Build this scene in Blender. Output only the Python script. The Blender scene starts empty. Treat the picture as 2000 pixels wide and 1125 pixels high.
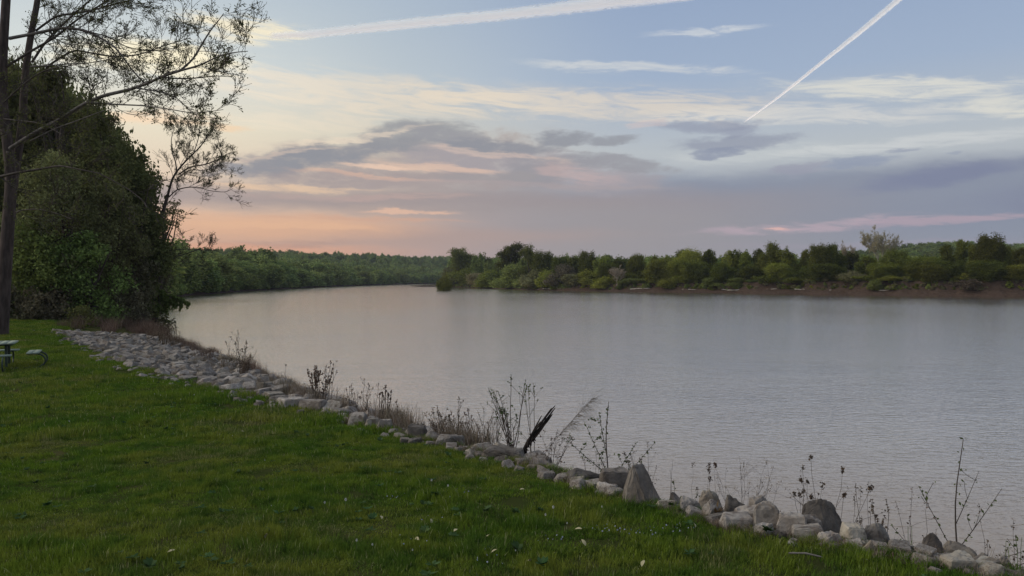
import bpy, bmesh, math, random
import numpy as np
from mathutils import Vector, Matrix, noise as mnoise

scene = bpy.context.scene
C = scene.collection
PI = math.pi

# ------------------------------------------------------------------ camera
CAM_H = 4.3                     # metres above the river
FOC = 1511.0                    # focal length in photograph pixels
PITCH = math.radians(-0.626)
cam_d = bpy.data.cameras.new('camera')
cam = bpy.data.objects.new('camera', cam_d)
C.objects.link(cam)
cam_d.sensor_width = 36.0
cam_d.lens = 36.0 * FOC / 2000.0
cam_d.clip_start = 0.1
cam_d.clip_end = 120000.0
cam.location = (0, 0, CAM_H)
cam.rotation_euler = (PI / 2 + PITCH, 0, 0)
scene.camera = cam

# ------------------------------------------------------------------ node helpers
class E:
    """A socket with arithmetic: builds math nodes."""
    def __init__(s, nt, sock): s.nt, s.s = nt, sock
    def _m(s, op, *a, clamp=False):
        n = s.nt.nodes.new('ShaderNodeMath'); n.operation = op; n.use_clamp = clamp
        for i, v in enumerate((s,) + a):
            if isinstance(v, E): s.nt.links.new(v.s, n.inputs[i])
            else: n.inputs[i].default_value = v
        return E(s.nt, n.outputs[0])
    def __add__(s, o): return s._m('ADD', o)
    __radd__ = __add__
    def __sub__(s, o): return s._m('SUBTRACT', o)
    def __rsub__(s, o): return (s * -1.0) + o
    def __mul__(s, o): return s._m('MULTIPLY', o)
    __rmul__ = __mul__
    def __truediv__(s, o): return s._m('DIVIDE', o)
    def pw(s, o): return s._m('POWER', o)
    def mx(s, o): return s._m('MAXIMUM', o)
    def mn(s, o): return s._m('MINIMUM', o)
    def clamp(s): return s._m('ADD', 0.0, clamp=True)

def ss(x, a, b, lo=0.0, hi=1.0):
    """smoothstep of x between a and b"""
    n = x.nt.nodes.new('ShaderNodeMapRange'); n.interpolation_type = 'SMOOTHSTEP'
    x.nt.links.new(x.s, n.inputs[0])
    n.inputs[1].default_value, n.inputs[2].default_value, n.inputs[3].default_value, n.inputs[4].default_value = a, b, lo, hi
    return E(x.nt, n.outputs[0])

def noise_n(nt, vec, scale, detail=3.0, rough=0.55, dist=0.0, color=False):
    n = nt.nodes.new('ShaderNodeTexNoise')
    nt.links.new(vec, n.inputs['Vector'])
    n.inputs['Scale'].default_value = scale; n.inputs['Detail'].default_value = detail
    n.inputs['Roughness'].default_value = rough; n.inputs['Distortion'].default_value = dist
    return n.outputs['Color'] if color else E(nt, n.outputs['Fac'])

def mixc(nt, fac, a, b):
    n = nt.nodes.new('ShaderNodeMix'); n.data_type = 'RGBA'
    for i, v in ((0, fac), (6, a), (7, b)):
        if isinstance(v, E): nt.links.new(v.s, n.inputs[i])
        elif isinstance(v, bpy.types.NodeSocket): nt.links.new(v, n.inputs[i])
        elif isinstance(v, (tuple, list)): n.inputs[i].default_value = (*v[:3], 1)
        else: n.inputs[i].default_value = v
    return n.outputs[2]

def ramp(nt, fac, stops, interp='LINEAR'):
    n = nt.nodes.new('ShaderNodeValToRGB'); n.color_ramp.interpolation = interp
    el = n.color_ramp.elements
    while len(el) < len(stops): el.new(0.5)
    for e, (p, c) in zip(el, stops): e.position = p; e.color = (*c, 1)
    nt.links.new(fac.s if isinstance(fac, E) else fac, n.inputs[0])
    return n.outputs[0]

def mapping(nt, vec, loc=(0, 0, 0), rot=(0, 0, 0), scale=(1, 1, 1), typ='TEXTURE'):
    n = nt.nodes.new('ShaderNodeMapping'); n.vector_type = typ
    nt.links.new(vec, n.inputs[0])
    n.inputs[1].default_value = loc; n.inputs[2].default_value = rot; n.inputs[3].default_value = scale
    return n.outputs[0]

def srgb(r, g, b):
    f = lambda c: (c / 255 / 12.92) if c / 255 <= 0.04045 else ((c / 255 + 0.055) / 1.055) ** 2.4
    return (f(r), f(g), f(b))

# ------------------------------------------------------------------ dusk sky with its clouds
SUN_AZ = math.radians(-33.0)                             # the sunset, behind the near wood
KEY_AZ, KEY_EL = math.radians(-92.0), math.radians(34.0)  # direction of the added fill lamp, higher and further left than the sunset
world = bpy.data.worlds.new('World'); scene.world = world
world.use_nodes = True
nt = world.node_tree; nt.nodes.clear()
tc = nt.nodes.new('ShaderNodeTexCoord')
D = tc.outputs['Generated']
sep = nt.nodes.new('ShaderNodeSeparateXYZ'); nt.links.new(D, sep.inputs[0])
dx, dy, dz = (E(nt, sep.outputs[i]) for i in range(3))
az = dx._m('ARCTAN2', dy)                                   # 0 straight over the river, + to the right
hyp = (dx * dx + dy * dy)._m('SQRT').mx(1e-4)
el = (dz / hyp).mx(-0.05)._m('ARCTANGENT')
U = az * 1000.0                                             # milliradians
V = el * 1000.0
def sky_uv(px, py):
    """direction of a sky feature seen in the photograph, as (azimuth, elevation) in mrad"""
    a = math.atan((px - 1000) / FOC)
    return a * 1000, math.atan((546 - py) / FOC * math.cos(a)) * 1000
comb = nt.nodes.new('ShaderNodeCombineXYZ')
nt.links.new(U.s, comb.inputs[0]); nt.links.new(V.s, comb.inputs[1])
UV = comb.outputs[0]
# layer coordinates: streaky, flattened near the horizon
st = mapping(nt, UV, scale=(260, 62, 1))
wn = noise_n(nt, st, 1.3, 7, 0.68, color=True)
vm = nt.nodes.new('ShaderNodeVectorMath'); vm.operation = 'MULTIPLY_ADD'
nt.links.new(wn, vm.inputs[0]); vm.inputs[1].default_value = (130, 36, 0)
sub = nt.nodes.new('ShaderNodeVectorMath'); sub.operation = 'SUBTRACT'
nt.links.new(UV, sub.inputs[0]); sub.inputs[1].default_value = (65, 18, 0)
nt.links.new(sub.outputs[0], vm.inputs[2])
WUV = vm.outputs[0]
fine = noise_n(nt, mapping(nt, UV, rot=(0, 0, math.radians(-5)), scale=(80, 11, 1)), 1.0, 7, 0.66, 0.9)
puff = noise_n(nt, mapping(nt, UV, scale=(46, 17, 1)), 1.0, 8, 0.66, 0.3)

# clear sky: warm towards the sunset, blue to the right and overhead
daz = (az - SUN_AZ)
daz = daz._m('COSINE')                                     # 1 at the sunset, -1 opposite
warm = ss(daz, 0.72, 1.02)
el_n = (V / 1571.0).mx(0.0)
cold = ramp(nt, el_n, [(0.0, srgb(154, 150, 160)), (0.05, srgb(152, 156, 170)), (0.10, srgb(187, 193, 198)), (0.16, srgb(162, 179, 203)),
                       (0.23, srgb(148, 167, 197)), (0.5, srgb(150, 168, 196)), (1.0, srgb(150, 166, 192))])
hot = ramp(nt, el_n, [(0.0, srgb(214, 156, 130)), (0.035, srgb(218, 172, 144)), (0.075, srgb(218, 192, 168)), (0.115, srgb(224, 214, 190)),
                      (0.16, srgb(202, 210, 210)), (0.23, srgb(182, 196, 208)), (0.5, srgb(150, 168, 196)), (1.0, srgb(150, 166, 192))])
colr = mixc(nt, warm, cold, hot)
# the physical sky contributes a little of its own gradient
sky = nt.nodes.new('ShaderNodeTexSky'); sky.sky_type = 'NISHITA'; sky.sun_disc = False
sky.sun_elevation = KEY_EL; sky.sun_rotation = KEY_AZ; sky.air_density = 1.2; sky.dust_density = 1.5
vsc = nt.nodes.new('ShaderNodeVectorMath'); vsc.operation = 'SCALE'
nt.links.new(sky.outputs[0], vsc.inputs[0]); vsc.inputs['Scale'].default_value = 0.10
colr = mixc(nt, 0.05, colr, vsc.outputs[0])

def band(px, py, a, b, tilt, col, amt, soft=1.0, tex=None, lo=0.30, hi=0.62, coords=None):
    """one elongated cloud: centre and half sizes in photograph pixels"""
    global colr
    u, v = sky_uv(px, py); k = 1000 / FOC * math.cos(u / 1000) ** 2; kv = 1000 / FOC * math.cos(u / 1000)
    m = mapping(nt, coords or WUV, (u, v, 0), (0, 0, math.radians(tilt)), (a * k, b * kv, 1))
    ln = nt.nodes.new('ShaderNodeVectorMath'); ln.operation = 'LENGTH'; nt.links.new(m, ln.inputs[0])
    f = ss(E(nt, ln.outputs['Value']), 1.25, 1.25 - 1.0 * soft, 0.0, 1.0)
    if tex is not None:
        if tex is puff: f = ss(f * 0.9 + (tex - 0.5) * 1.9, lo, hi + 0.45) * ss(f, 0.0, 0.45)
        else: f = ss(tex + f * 0.26, 0.44 + lo * 0.25, 0.66 + hi * 0.30) * ss(f, 0.0, 1.0)
    colr = mixc(nt, f * amt, colr, col)

def edge_band(py_top, py_bot, side_lo, side_hi, soft_t, soft_b, col, amt, tex=None):
    """a broad bank of cloud between two heights"""
    global colr
    v1 = sky_uv(1000, py_top)[1]; v0 = sky_uv(1000, py_bot)[1]
    s = nt.nodes.new('ShaderNodeSeparateXYZ'); nt.links.new(WUV, s.inputs[0])
    vv = E(nt, s.outputs[1]); uu = E(nt, s.outputs[0])
    f = ss(vv, v1 + soft_t, v1 - soft_t) * ss(vv, v0 - soft_b, v0 + soft_b)
    if side_lo is not None: f = f * ss(uu, side_lo - 260, side_lo + 260)
    if side_hi is not None: f = f * ss(uu, side_hi + 260, side_hi - 260)
    if tex is not None: f = f * ss(tex, 0.30, 0.60)
    colr = mixc(nt, f * amt, colr, col)

CREAM, GREYB, LILAC, PEACH, PINK = srgb(238, 222, 199), srgb(126, 130, 146), srgb(146, 140, 152), srgb(240, 196, 160), srgb(222, 178, 168)
# high cirrus
band(700, 185, 480, 56, -3, CREAM, 0.62, 1, fine, 0.28, 0.62)
band(1150, 205, 480, 44, -3, CREAM, 0.60, 1, fine, 0.28, 0.62)
band(1560, 225, 400, 26, -3, srgb(228, 224, 216), 0.55, 1, fine)
band(1750, 168, 380, 30, -5, srgb(232, 228, 214), 0.70, 1, fine)
band(1960, 205, 200, 26, -6, srgb(232, 228, 214), 0.65, 1, fine)
band(1230, 138, 300, 15, -4, srgb(222, 222, 218), 0.60, 1, fine)
band(1380, 62, 150, 11, 1, srgb(222, 224, 224), 0.60, 1, fine)
band(600, 240, 260, 26, 0, CREAM, 0.40, 1, fine)
band(480, 58, 170, 34, -4, srgb(250, 236, 202), 0.80, 1, fine)
band(300, 115, 230, 44, 3, srgb(252, 240, 206), 0.9, 1, fine, 0.0, 0.4)
band(330, 230, 190, 22, 3, srgb(246, 206, 168), 0.6, 1, fine)
band(1800, 275, 420, 20, 2, srgb(214, 216, 216), 0.55, 1, fine)
band(1500, 300, 300, 22, 0, srgb(208, 212, 212), 0.45, 1, fine)
band(450, 245, 60, 8, 0, srgb(238, 200, 160), 0.6, 1)
# overhead, outside the frame: more of the same thin cirrus
cir = noise_n(nt, mapping(nt, UV, rot=(0, 0, 0.2), scale=(700, 160, 1)), 1.0, 5, 0.6, 0.8)
colr = mixc(nt, ss(cir, 0.52, 0.78) * ss(V, 330, 460) * 0.45, colr, srgb(205, 210, 216))
# glow of the sunset behind the near wood
colr_glow = (ss(daz, 0.90, 1.0) * ss(V, 20, 130) * ss(V, 420, 200)) * 0.12
ga = nt.nodes.new('ShaderNodeMix'); ga.data_type = 'RGBA'; ga.blend_type = 'ADD'
nt.links.new(colr_glow.s, ga.inputs[0]); nt.links.new(colr, ga.inputs[6]); ga.inputs[7].default_value = (1.0, 0.86, 0.62, 1)
colr = ga.outputs[2]
# low cloud bank across the horizon
edge_band(345, 500, 40, None, 14, 40, srgb(135, 143, 161), 0.90)
edge_band(372, 415, None, 300, 12, 14, srgb(156, 146, 148), 0.80)
edge_band(405, 560, -40, 330, 20, 60, srgb(164, 153, 149), 0.70)
band(1840, 345, 190, 22, 4, srgb(126, 133, 158), 0.9, 0.8)
band(2300, 380, 500, 40, 0, srgb(130, 136, 158), 0.9, 0.8)
band(820, 466, 420, 24, 1, srgb(178, 154, 146), 0.60, 1)
band(560, 478, 190, 12, 1, srgb(176, 142, 132), 0.55, 1, fine)
band(540, 445, 330, 30, 0, srgb(232, 180, 142), 0.6, 1)
band(480, 488, 330, 14, -1, srgb(236, 168, 128), 0.6, 1)
band(680, 428, 300, 8, 0, srgb(214, 168, 142), 0.6, 1, fine)
# middle cloud heap
band(760, 318, 420, 60, 5, srgb(176, 164, 160), 0.8, 1, puff, 0.05, 0.4)
band(1020, 325, 360, 44, -8, srgb(164, 158, 164), 0.8, 1, puff, 0.05, 0.4)
band(560, 318, 200, 30, 7, srgb(144, 146, 154), 0.88, 1, puff, 0.1, 0.5)
band(690, 292, 170, 28, 11, srgb(146, 148, 155), 0.88, 1, puff, 0.1, 0.5)
band(815, 264, 150, 34, 2, srgb(151, 152, 157), 0.85, 1, puff, 0.1, 0.5)
band(900, 275, 120, 20, -10, srgb(156, 156, 161), 0.85, 1, puff, 0.0, 0.4)
band(980, 289, 150, 14, -4, srgb(146, 148, 156), 0.88, 1, puff, 0.1, 0.45)
band(840, 352, 340, 26, 0, srgb(166, 154, 154), 0.75, 1, puff, 0.0, 0.4)
band(1050, 338, 110, 36, 0, srgb(154, 152, 158), 0.9, 1, puff, 0.05, 0.4)
band(960, 345, 130, 20, 0, srgb(160, 155, 157), 0.7, 1, puff, 0.1, 0.45)
band(1210, 318, 140, 15, -7, srgb(154, 154, 161), 0.85, 1, puff, 0.05, 0.4)
band(1100, 279, 62, 20, 0, srgb(150, 153, 161), 0.95, 1, puff, 0.1, 0.4)
band(1175, 279, 62, 14, 4, srgb(152, 155, 163), 0.9, 1, puff, 0.15, 0.45)
band(560, 300, 160, 6, 9, srgb(228, 204, 184), 0.45, 1, fine, 0.0, 0.4)
band(850, 322, 160, 11, -3, srgb(236, 200, 176), 0.6, 1, fine, 0.0, 0.4)
band(740, 322, 80, 7, 0, srgb(240, 206, 182), 0.8, 1, fine, -0.2, 0.3)
band(720, 342, 200, 7, -4, srgb(222, 184, 162), 0.6, 1, fine, 0.0, 0.4)
band(560, 366, 220, 9, 0, srgb(238, 204, 170), 0.7, 1, fine, 0.0, 0.4)
band(1130, 338, 110, 20, -10, srgb(220, 186, 178), 0.38, 1, fine, 0.0, 0.45)
band(800, 413, 110, 6, 0, srgb(232, 190, 164), 0.8, 1, fine, -0.2, 0.3)
band(700, 385, 300, 10, 0, srgb(196, 168, 160), 0.55, 1, fine)
band(560, 445, 260, 10, -1, srgb(232, 186, 150), 0.6, 1, fine, 0.0, 0.4)
band(700, 268, 190, 7, 9, srgb(238, 220, 198), 0.55, 1, fine, 0.0, 0.4)
band(960, 300, 200, 7, -6, srgb(226, 200, 184), 0.5, 1, fine, 0.05, 0.4)
band(1000, 360, 420, 8, -2, srgb(176, 162, 162), 0.5, 1, fine)
# small dark scud to the right
band(1385, 244, 148, 16, 0, srgb(148, 154, 172), 0.72, 1, puff, 0.05, 0.45)
band(1450, 250, 54, 18, 0, srgb(150, 156, 174), 0.72, 1, puff, 0.05, 0.45)
band(1265, 243, 67, 13, 6, srgb(226, 198, 188), 0.35, 0.9, puff, 0.15, 0.5)
band(1435, 276, 155, 19, 1, srgb(144, 150, 168), 0.72, 1, puff, 0.05, 0.45)
band(1410, 296, 81, 12, 3, srgb(142, 150, 170), 0.85, 0.8, puff, 0.25, 0.55)
band(1680, 316, 81, 13, 3, srgb(142, 152, 174), 0.72, 1, puff, 0.05, 0.45)
band(1560, 330, 81, 15, 0, srgb(154, 156, 172), 0.72, 1, puff, 0.05, 0.45)
band(1742, 294, 47, 6, 0, srgb(150, 158, 176), 0.72, 1, puff, 0.1, 0.5)
band(1845, 303, 33, 6, 0, srgb(156, 164, 180), 0.72, 1, puff, 0.1, 0.5)
# pink light between the banks
band(1560, 443, 300, 14, 3, srgb(184, 166, 176), 0.85, 1, fine, 0.15, 0.45)
band(1850, 430, 300, 12, 2, srgb(178, 160, 172), 0.8, 1, fine, 0.15, 0.45)
band(1520, 447, 34, 5, 2, srgb(232, 186, 178), 0.8, 1)
band(1700, 478, 400, 8, 0, srgb(160, 152, 166), 0.4, 1)
bg = nt.nodes.new('ShaderNodeBackground'); nt.links.new(colr, bg.inputs[0]); bg.inputs[1].default_value = 1.0
wo = nt.nodes.new('ShaderNodeOutputWorld'); nt.links.new(bg.outputs[0], wo.inputs[0])

# ------------------------------------------------------------------ added soft fill lamp, off the sunset, to brighten lawn and banks
sd = bpy.data.lights.new('fill_sun', 'SUN'); sd.energy = 1.9; sd.angle = math.radians(55); sd.color = (1.0, 0.93, 0.80)
fill_sun = bpy.data.objects.new('fill_sun', sd); C.objects.link(fill_sun)
sv = Vector((math.sin(KEY_AZ) * math.cos(KEY_EL), math.cos(KEY_AZ) * math.cos(KEY_EL), math.sin(KEY_EL)))
fill_sun.rotation_euler = sv.to_track_quat('Z', 'Y').to_euler()
fill_sun.location = (-60, 60, 40)
scene.view_settings.view_transform = 'Standard'
scene.view_settings.look = 'None'
scene.view_settings.exposure = 0.0
scene.view_settings.gamma = 1.0
scene.view_settings.use_curve_mapping = False
scene.render.engine = 'CYCLES'
scene.cycles.use_denoising = True
scene.cycles.max_bounces = 6
scene.cycles.diffuse_bounces = 2
scene.cycles.glossy_bounces = 2
scene.cycles.transmission_bounces = 2
scene.cycles.transparent_max_bounces = 12
scene.cycles.sample_clamp_indirect = 4.0
# ------------------------------------------------------------------ general helpers
def tag(o, label=None, cat=None, group=None, kind=None):
    if label: o['label'] = label
    if cat: o['category'] = cat
    if group: o['group'] = group
    if kind: o['kind'] = kind
    return o

def mesh_from(name, V_, F_, mat=None, smooth=False):
    """fast mesh from (N,3) vertices and an (M,k) face array"""
    V_ = np.asarray(V_, dtype=np.float32); F_ = np.asarray(F_, dtype=np.int32)
    me = bpy.data.meshes.new(name)
    me.vertices.add(len(V_)); me.vertices.foreach_set('co', V_.ravel())
    m, k = F_.shape
    me.loops.add(m * k); me.loops.foreach_set('vertex_index', F_.ravel())
    me.polygons.add(m); me.polygons.foreach_set('loop_start', np.arange(0, m * k, k, dtype=np.int32))
    me.polygons.foreach_set('loop_total', np.full(m, k, dtype=np.int32))
    if smooth: me.polygons.foreach_set('use_smooth', np.ones(m, dtype=bool))
    me.update(calc_edges=True)
    if mat: me.materials.append(mat)
    return me

def obj(name, me, parent=None, loc=(0, 0, 0), rot=(0, 0, 0), scale=None):
    o = bpy.data.objects.new(name, me); C.objects.link(o)
    o.location = loc; o.rotation_euler = rot
    if scale is not None: o.scale = scale
    if parent: o.parent = parent
    return o

class Geo:
    """collects quads into one mesh"""
    def __init__(s): s.v = []; s.f = []; s.n = 0
    def add(s, v, f):
        s.v.append(np.asarray(v, float)); s.f.append(np.asarray(f, int) + s.n); s.n += len(v)
    def tube(s, pts, rad, k=5):
        pts = np.asarray(pts, float); n = len(pts)
        rad = np.broadcast_to(np.asarray(rad, float), (n,))
        t = np.gradient(pts, axis=0); t /= (np.linalg.norm(t, axis=1, keepdims=True) + 1e-9)
        ref = np.array([0.31, 0.17, 0.93]) if abs(t[0][2]) < 0.8 else np.array([0.93, 0.2, 0.1])
        a = np.cross(t, ref); a /= (np.linalg.norm(a, axis=1, keepdims=True) + 1e-9)
        b = np.cross(t, a)
        th = np.arange(k) * 2 * PI / k
        ring = pts[:, None, :] + rad[:, None, None] * (np.cos(th)[None, :, None] * a[:, None, :] + np.sin(th)[None, :, None] * b[:, None, :])
        idx = np.arange(n * k).reshape(n, k); nx = np.roll(idx, -1, axis=1)
        f = np.stack([idx[:-1], nx[:-1], nx[1:], idx[1:]], axis=-1).reshape(-1, 4)
        s.add(ring.reshape(-1, 3), f)
    def quads(s, c, u, w):
        """rhombic leaves: centres c, half vectors u and w"""
        v = np.stack([c - u, c + w, c + u, c - w], axis=1).reshape(-1, 3)
        s.add(v, np.arange(len(v)).reshape(-1, 4))
    def box(s, lo, hi):
        x0, y0, z0 = lo; x1, y1, z1 = hi
        v = [(x0, y0, z0), (x1, y0, z0), (x1, y1, z0), (x0, y1, z0), (x0, y0, z1), (x1, y0, z1), (x1, y1, z1), (x0, y1, z1)]
        s.add(v, [(3, 2, 1, 0), (4, 5, 6, 7), (0, 1, 5, 4), (1, 2, 6, 5), (2, 3, 7, 6), (3, 0, 4, 7)])
    def mesh(s, name, mat=None, smooth=False):
        return mesh_from(name, np.concatenate(s.v), np.concatenate(s.f), mat, smooth)

def new_mat(name):
    m = bpy.data.materials.new(name); m.use_nodes = True
    t = m.node_tree; t.nodes.clear()
    out = t.nodes.new('ShaderNodeOutputMaterial')
    return m, t, out

def bsdf(t, col, rough=0.8, spec=0.3):
    b = t.nodes.new('ShaderNodeBsdfPrincipled')
    if isinstance(col, bpy.types.NodeSocket): t.links.new(col, b.inputs['Base Color'])
    else: b.inputs['Base Color'].default_value = (*col, 1)
    b.inputs['Roughness'].default_value = rough; b.inputs['Specular IOR Level'].default_value = spec
    return b

def bump(t, h, strength, dist, b):
    n = t.nodes.new('ShaderNodeBump'); n.inputs['Strength'].default_value = strength; n.inputs['Distance'].default_value = dist
    t.links.new(h.s if isinstance(h, E) else h, n.inputs['Height']); t.links.new(n.outputs[0], b.inputs['Normal'])
    return n

def geo_pos(t):
    return t.nodes.new('ShaderNodeNewGeometry').outputs['Position']
def obj_pos(t):
    return t.nodes.new('ShaderNodeTexCoord').outputs['Object']
def rnd_obj(t):
    return E(t, t.nodes.new('ShaderNodeObjectInfo').outputs['Random'])
def rnd_isl(t):
    return E(t, t.nodes.new('ShaderNodeNewGeometry').outputs['Random Per Island'])

def simple_mat(name, c1, c2, scale, rough=0.85, b=0.0, bd=0.02, world=False, vary=0.0, stretch=(1, 1, 1)):
    m, t, out = new_mat(name)
    p = mapping(t, geo_pos(t) if world else obj_pos(t), scale=stretch, typ='POINT')
    n = noise_n(t, p, scale, 5, 0.6)
    c = mixc(t, ss(n, 0.3, 0.7), c1, c2)
    if vary:
        hs = t.nodes.new('ShaderNodeHueSaturation'); t.links.new(c, hs.inputs['Color'])
        t.links.new((rnd_obj(t) * vary + (1 - vary / 2)).s, hs.inputs['Value']); c = hs.outputs[0]
    bs = bsdf(t, c, rough, 0.25)
    if b: bump(t, n, b, bd, bs)
    t.links.new(bs.outputs[0], out.inputs[0])
    return m

def leaf_mat(name, c1, c2, scale=0.6, transl=0.35, vary=0.35, isl=0.5, world=True):
    """foliage: colour drifts over the crown, from leaf to leaf and from tree to tree"""
    m, t, out = new_mat(name)
    n = noise_n(t, geo_pos(t), scale, 2, 0.5)
    c = mixc(t, ss(n * (1 - isl) + rnd_isl(t) * isl, 0.25, 0.75), c1, c2)
    hs = t.nodes.new('ShaderNodeHueSaturation'); t.links.new(c, hs.inputs['Color'])
    r = rnd_obj(t)
    t.links.new((r * vary + (1 - vary / 2)).s, hs.inputs['Value'])
    t.links.new(((r * 7.31)._m('FRACT') * 0.035 + 0.4825).s, hs.inputs['Hue'])
    d = t.nodes.new('ShaderNodeBsdfDiffuse'); t.links.new(hs.outputs[0], d.inputs[0])
    tr = t.nodes.new('ShaderNodeBsdfTranslucent'); t.links.new(hs.outputs[0], tr.inputs[0])
    mx = t.nodes.new('ShaderNodeMixShader'); mx.inputs[0].default_value = transl
    t.links.new(d.outputs[0], mx.inputs[1]); t.links.new(tr.outputs[0], mx.inputs[2])
    t.links.new(mx.outputs[0], out.inputs[0])
    return m

# ------------------------------------------------------------------ camera geometry: photograph direction -> place
cp, sp_ = math.cos(PITCH), math.sin(PITCH)
def ray(px, py):
    a, b = (px - 1000) / FOC, (562.5 - py) / FOC
    d = Vector((a, cp - b * sp_, sp_ + b * cp))
    return d / d.y
def at_y(px, py, y):
    """the point seen at (px, py) whose distance ahead is y"""
    d = ray(px, py)
    return Vector((d.x * y, y, CAM_H + d.z * y))

# ------------------------------------------------------------------ lie of the land
def lawn_h(x, y):
    r2 = x * x + y * y
    base = 1.8 + 0.85 * np.exp(-r2 / 81.0)
    return base + 0.035 * np.sin(x * 0.9 + 0.4 * y) * np.cos(y * 0.55 - 0.3 * x)

def march(px, py, hf=lawn_h, y0=2.0, y1=90.0):
    d = ray(px, py); y = y0
    while y < y1:
        if CAM_H + d.z * y < hf(d.x * y, y): break
        y += 0.02
    return d.x * y, y

LAWN_EDGE_PX = [(1990, 1118), (1900, 1098), (1800, 1080), (1700, 1062), (1600, 1046), (1500, 1026), (1400, 1006), (1300, 984), (1180, 954),
                (1040, 910), (900, 876), (760, 846), (600, 800), (500, 780), (400, 756), (320, 736), (250, 714), (190, 690), (130, 664), (96, 646)]
EDGE = [march(*p) for p in LAWN_EDGE_PX]
EDGE_X = [e[0] for e in EDGE]; EDGE_Y = [e[1] for e in EDGE]
edge_az = np.array([(px - 1000) for px, _ in LAWN_EDGE_PX], float)[::-1]
edge_yy = np.array(EDGE_Y)[::-1]
def edge_y(px):
    return float(np.interp(px - 1000, edge_az, edge_yy))

water_line = [(26, -14), (13, -1.5)]
for i, (x, y) in enumerate(EDGE):
    a = EDGE[max(0, i - 2)]; b = EDGE[min(len(EDGE) - 1, i + 2)]
    tx, ty = b[0] - a[0], b[1] - a[1]; l = math.hypot(tx, ty)
    w = np.interp(i, [0, 9, 12, 14, 17, 19], [3.4, 3.3, 3.6, 4.7, 6.2, 7.0])
    water_line.append((x + ty / l * w, y - tx / l * w))
NEAR_N = len(water_line)
LEFT = water_line + [(-21.5, 50), (-28, 61), (-36, 76), (-41.5, 88), (-60, 128), (-74, 165), (-86, 205), (-97, 280), (-103, 345), (-108, 440), (-108, 545),
                     (-100, 680), (-82, 800), (-40, 920), (60, 1020), (240, 1100), (700, 1180), (3000, 1300)]
RIGHT = [(700, 60), (400, 130), (240, 165), (178, 177), (126, 193), (104, 208), (89, 224), (69.5, 246), (52, 262), (36, 275), (16, 305), (0, 342), (-20, 400), (-40, 462),
         (-38, 520), (0, 590), (90, 660), (300, 740), (900, 830), (3000, 900)]
poly_w = np.array(LEFT + RIGHT[::-1])
LEFT_A, RIGHT_A = np.array(LEFT), np.array(RIGHT)

def in_poly(x, y, P):
    inside = np.zeros(x.shape, bool)
    n = len(P)
    for i in range(n):
        x1, y1 = P[i]; x2, y2 = P[(i + 1) % n]
        c = ((y1 > y) != (y2 > y))
        with np.errstate(divide='ignore', invalid='ignore'):
            xi = (x2 - x1) * (y - y1) / (y2 - y1) + x1
        inside ^= c & (x < xi)
    return inside
def dist_line(x, y, P):
    d = np.full(x.shape, 1e9)
    for (x1, y1), (x2, y2) in zip(P[:-1], P[1:]):
        dx_, dy_ = x2 - x1, y2 - y1
        t = np.clip(((x - x1) * dx_ + (y - y1) * dy_) / (dx_ * dx_ + dy_ * dy_), 0, 1)
        d = np.minimum(d, np.hypot(x - x1 - t * dx_, y - y1 - t * dy_))
    return d
def sst(x, a, b):
    t = np.clip((x - a) / (b - a), 0, 1); return t * t * (3 - 2 * t)

EDGE_A = np.array([(22, -11), (10.5, 0)] + EDGE + [(-29, 48), (-35, 60), (-42, 76), (-47, 88)])
def height(x, y):
    """ground height over the river surface, vectorised"""
    x = np.asarray(x, float); y = np.asarray(y, float)
    inw = in_poly(x, y, poly_w)
    dl, dr = dist_line(x, y, LEFT_A), dist_line(x, y, RIGHT_A)
    near = 1 - sst(y, 60, 110)
    right_side = (dr < dl) & (y > 100) | (x > 200)
    # near lawn and its bank
    de = dist_line(x, y, EDGE_A)
    w = np.maximum(dl + de, 0.1)
    zl_near = np.where(de + 0.0 < 1e8, lawn_h(x, y), 0)
    frac = np.clip(dl / np.maximum(w, 1e-6), 0, 1)
    in_bank = dl < 5.6
    # bank profile: dl grows inland; lawn edge sits where de = 0
    side = in_poly(x, y, np.array([tuple(p) for p in EDGE_A] + [(-400, 88), (-400, -300), (22, -300)]))
    prof = np.clip(dl / (dl + de + 1e-6), 0, 1)
    zl_bank = np.minimum(lawn_h(x, y) - 0.02 - 0.11 * de, 0.64 * dl + 0.02)
    z_near = np.where(side, zl_near, zl_bank)
    # wooded hills on the left
    bumps = 1.2 * np.sin(x * 0.021 + 1.3) * np.cos(y * 0.017) + 0.8 * np.sin(x * 0.05 + y * 0.043)
    z_hill = 1.6 * sst(dl, 0, 5) + (11 + bumps) * sst(dl, 10, 150) * sst(y, 60, 200) + 9 * sst(dl, 150, 420) * sst(y, 40, 300) + 11 * sst(y, 500, 1000) * sst(dl, 10, 200) + 18 * sst(dl, 20, 150) * (1 - sst(y, 240, 520)) * sst(y, 80, 170)
    z_left = near * z_near + (1 - near) * z_hill
    z_left = np.where((dl > 40) & (y < 110), z_near + 14 * sst(dl, 40, 220), z_left)
    # flat eroded bank on the right
    hb = np.interp(x, [-40, 0, 40, 90, 140, 400], [1.0, 1.5, 2.9, 3.8, 4.2, 4.2]) * (1 + 0.10 * np.sin(x * 0.55) + 0.06 * np.sin(x * 1.7 + 1))
    z_right = hb * (0.22 * sst(dr, 0, 1.2) + 0.20 * sst(dr, 1.8, 2.6) + 0.58 * sst(dr, 3.2, 4.4)) + 0.2 * np.sin(x * 0.2) * np.cos(y * 0.23) * sst(dr, 5, 12)
    z_right = z_right + 24 * np.exp(-(((x - 400) / 170.0) ** 2 + ((y - 720) / 150.0) ** 2)) * sst(dr, 20, 60)
    z = np.where(right_side, z_right, z_left)
    bed = -0.25 - 1.6 * sst(np.minimum(dl, dr), 0, 8)
    return np.where(inw, bed, z)
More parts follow.
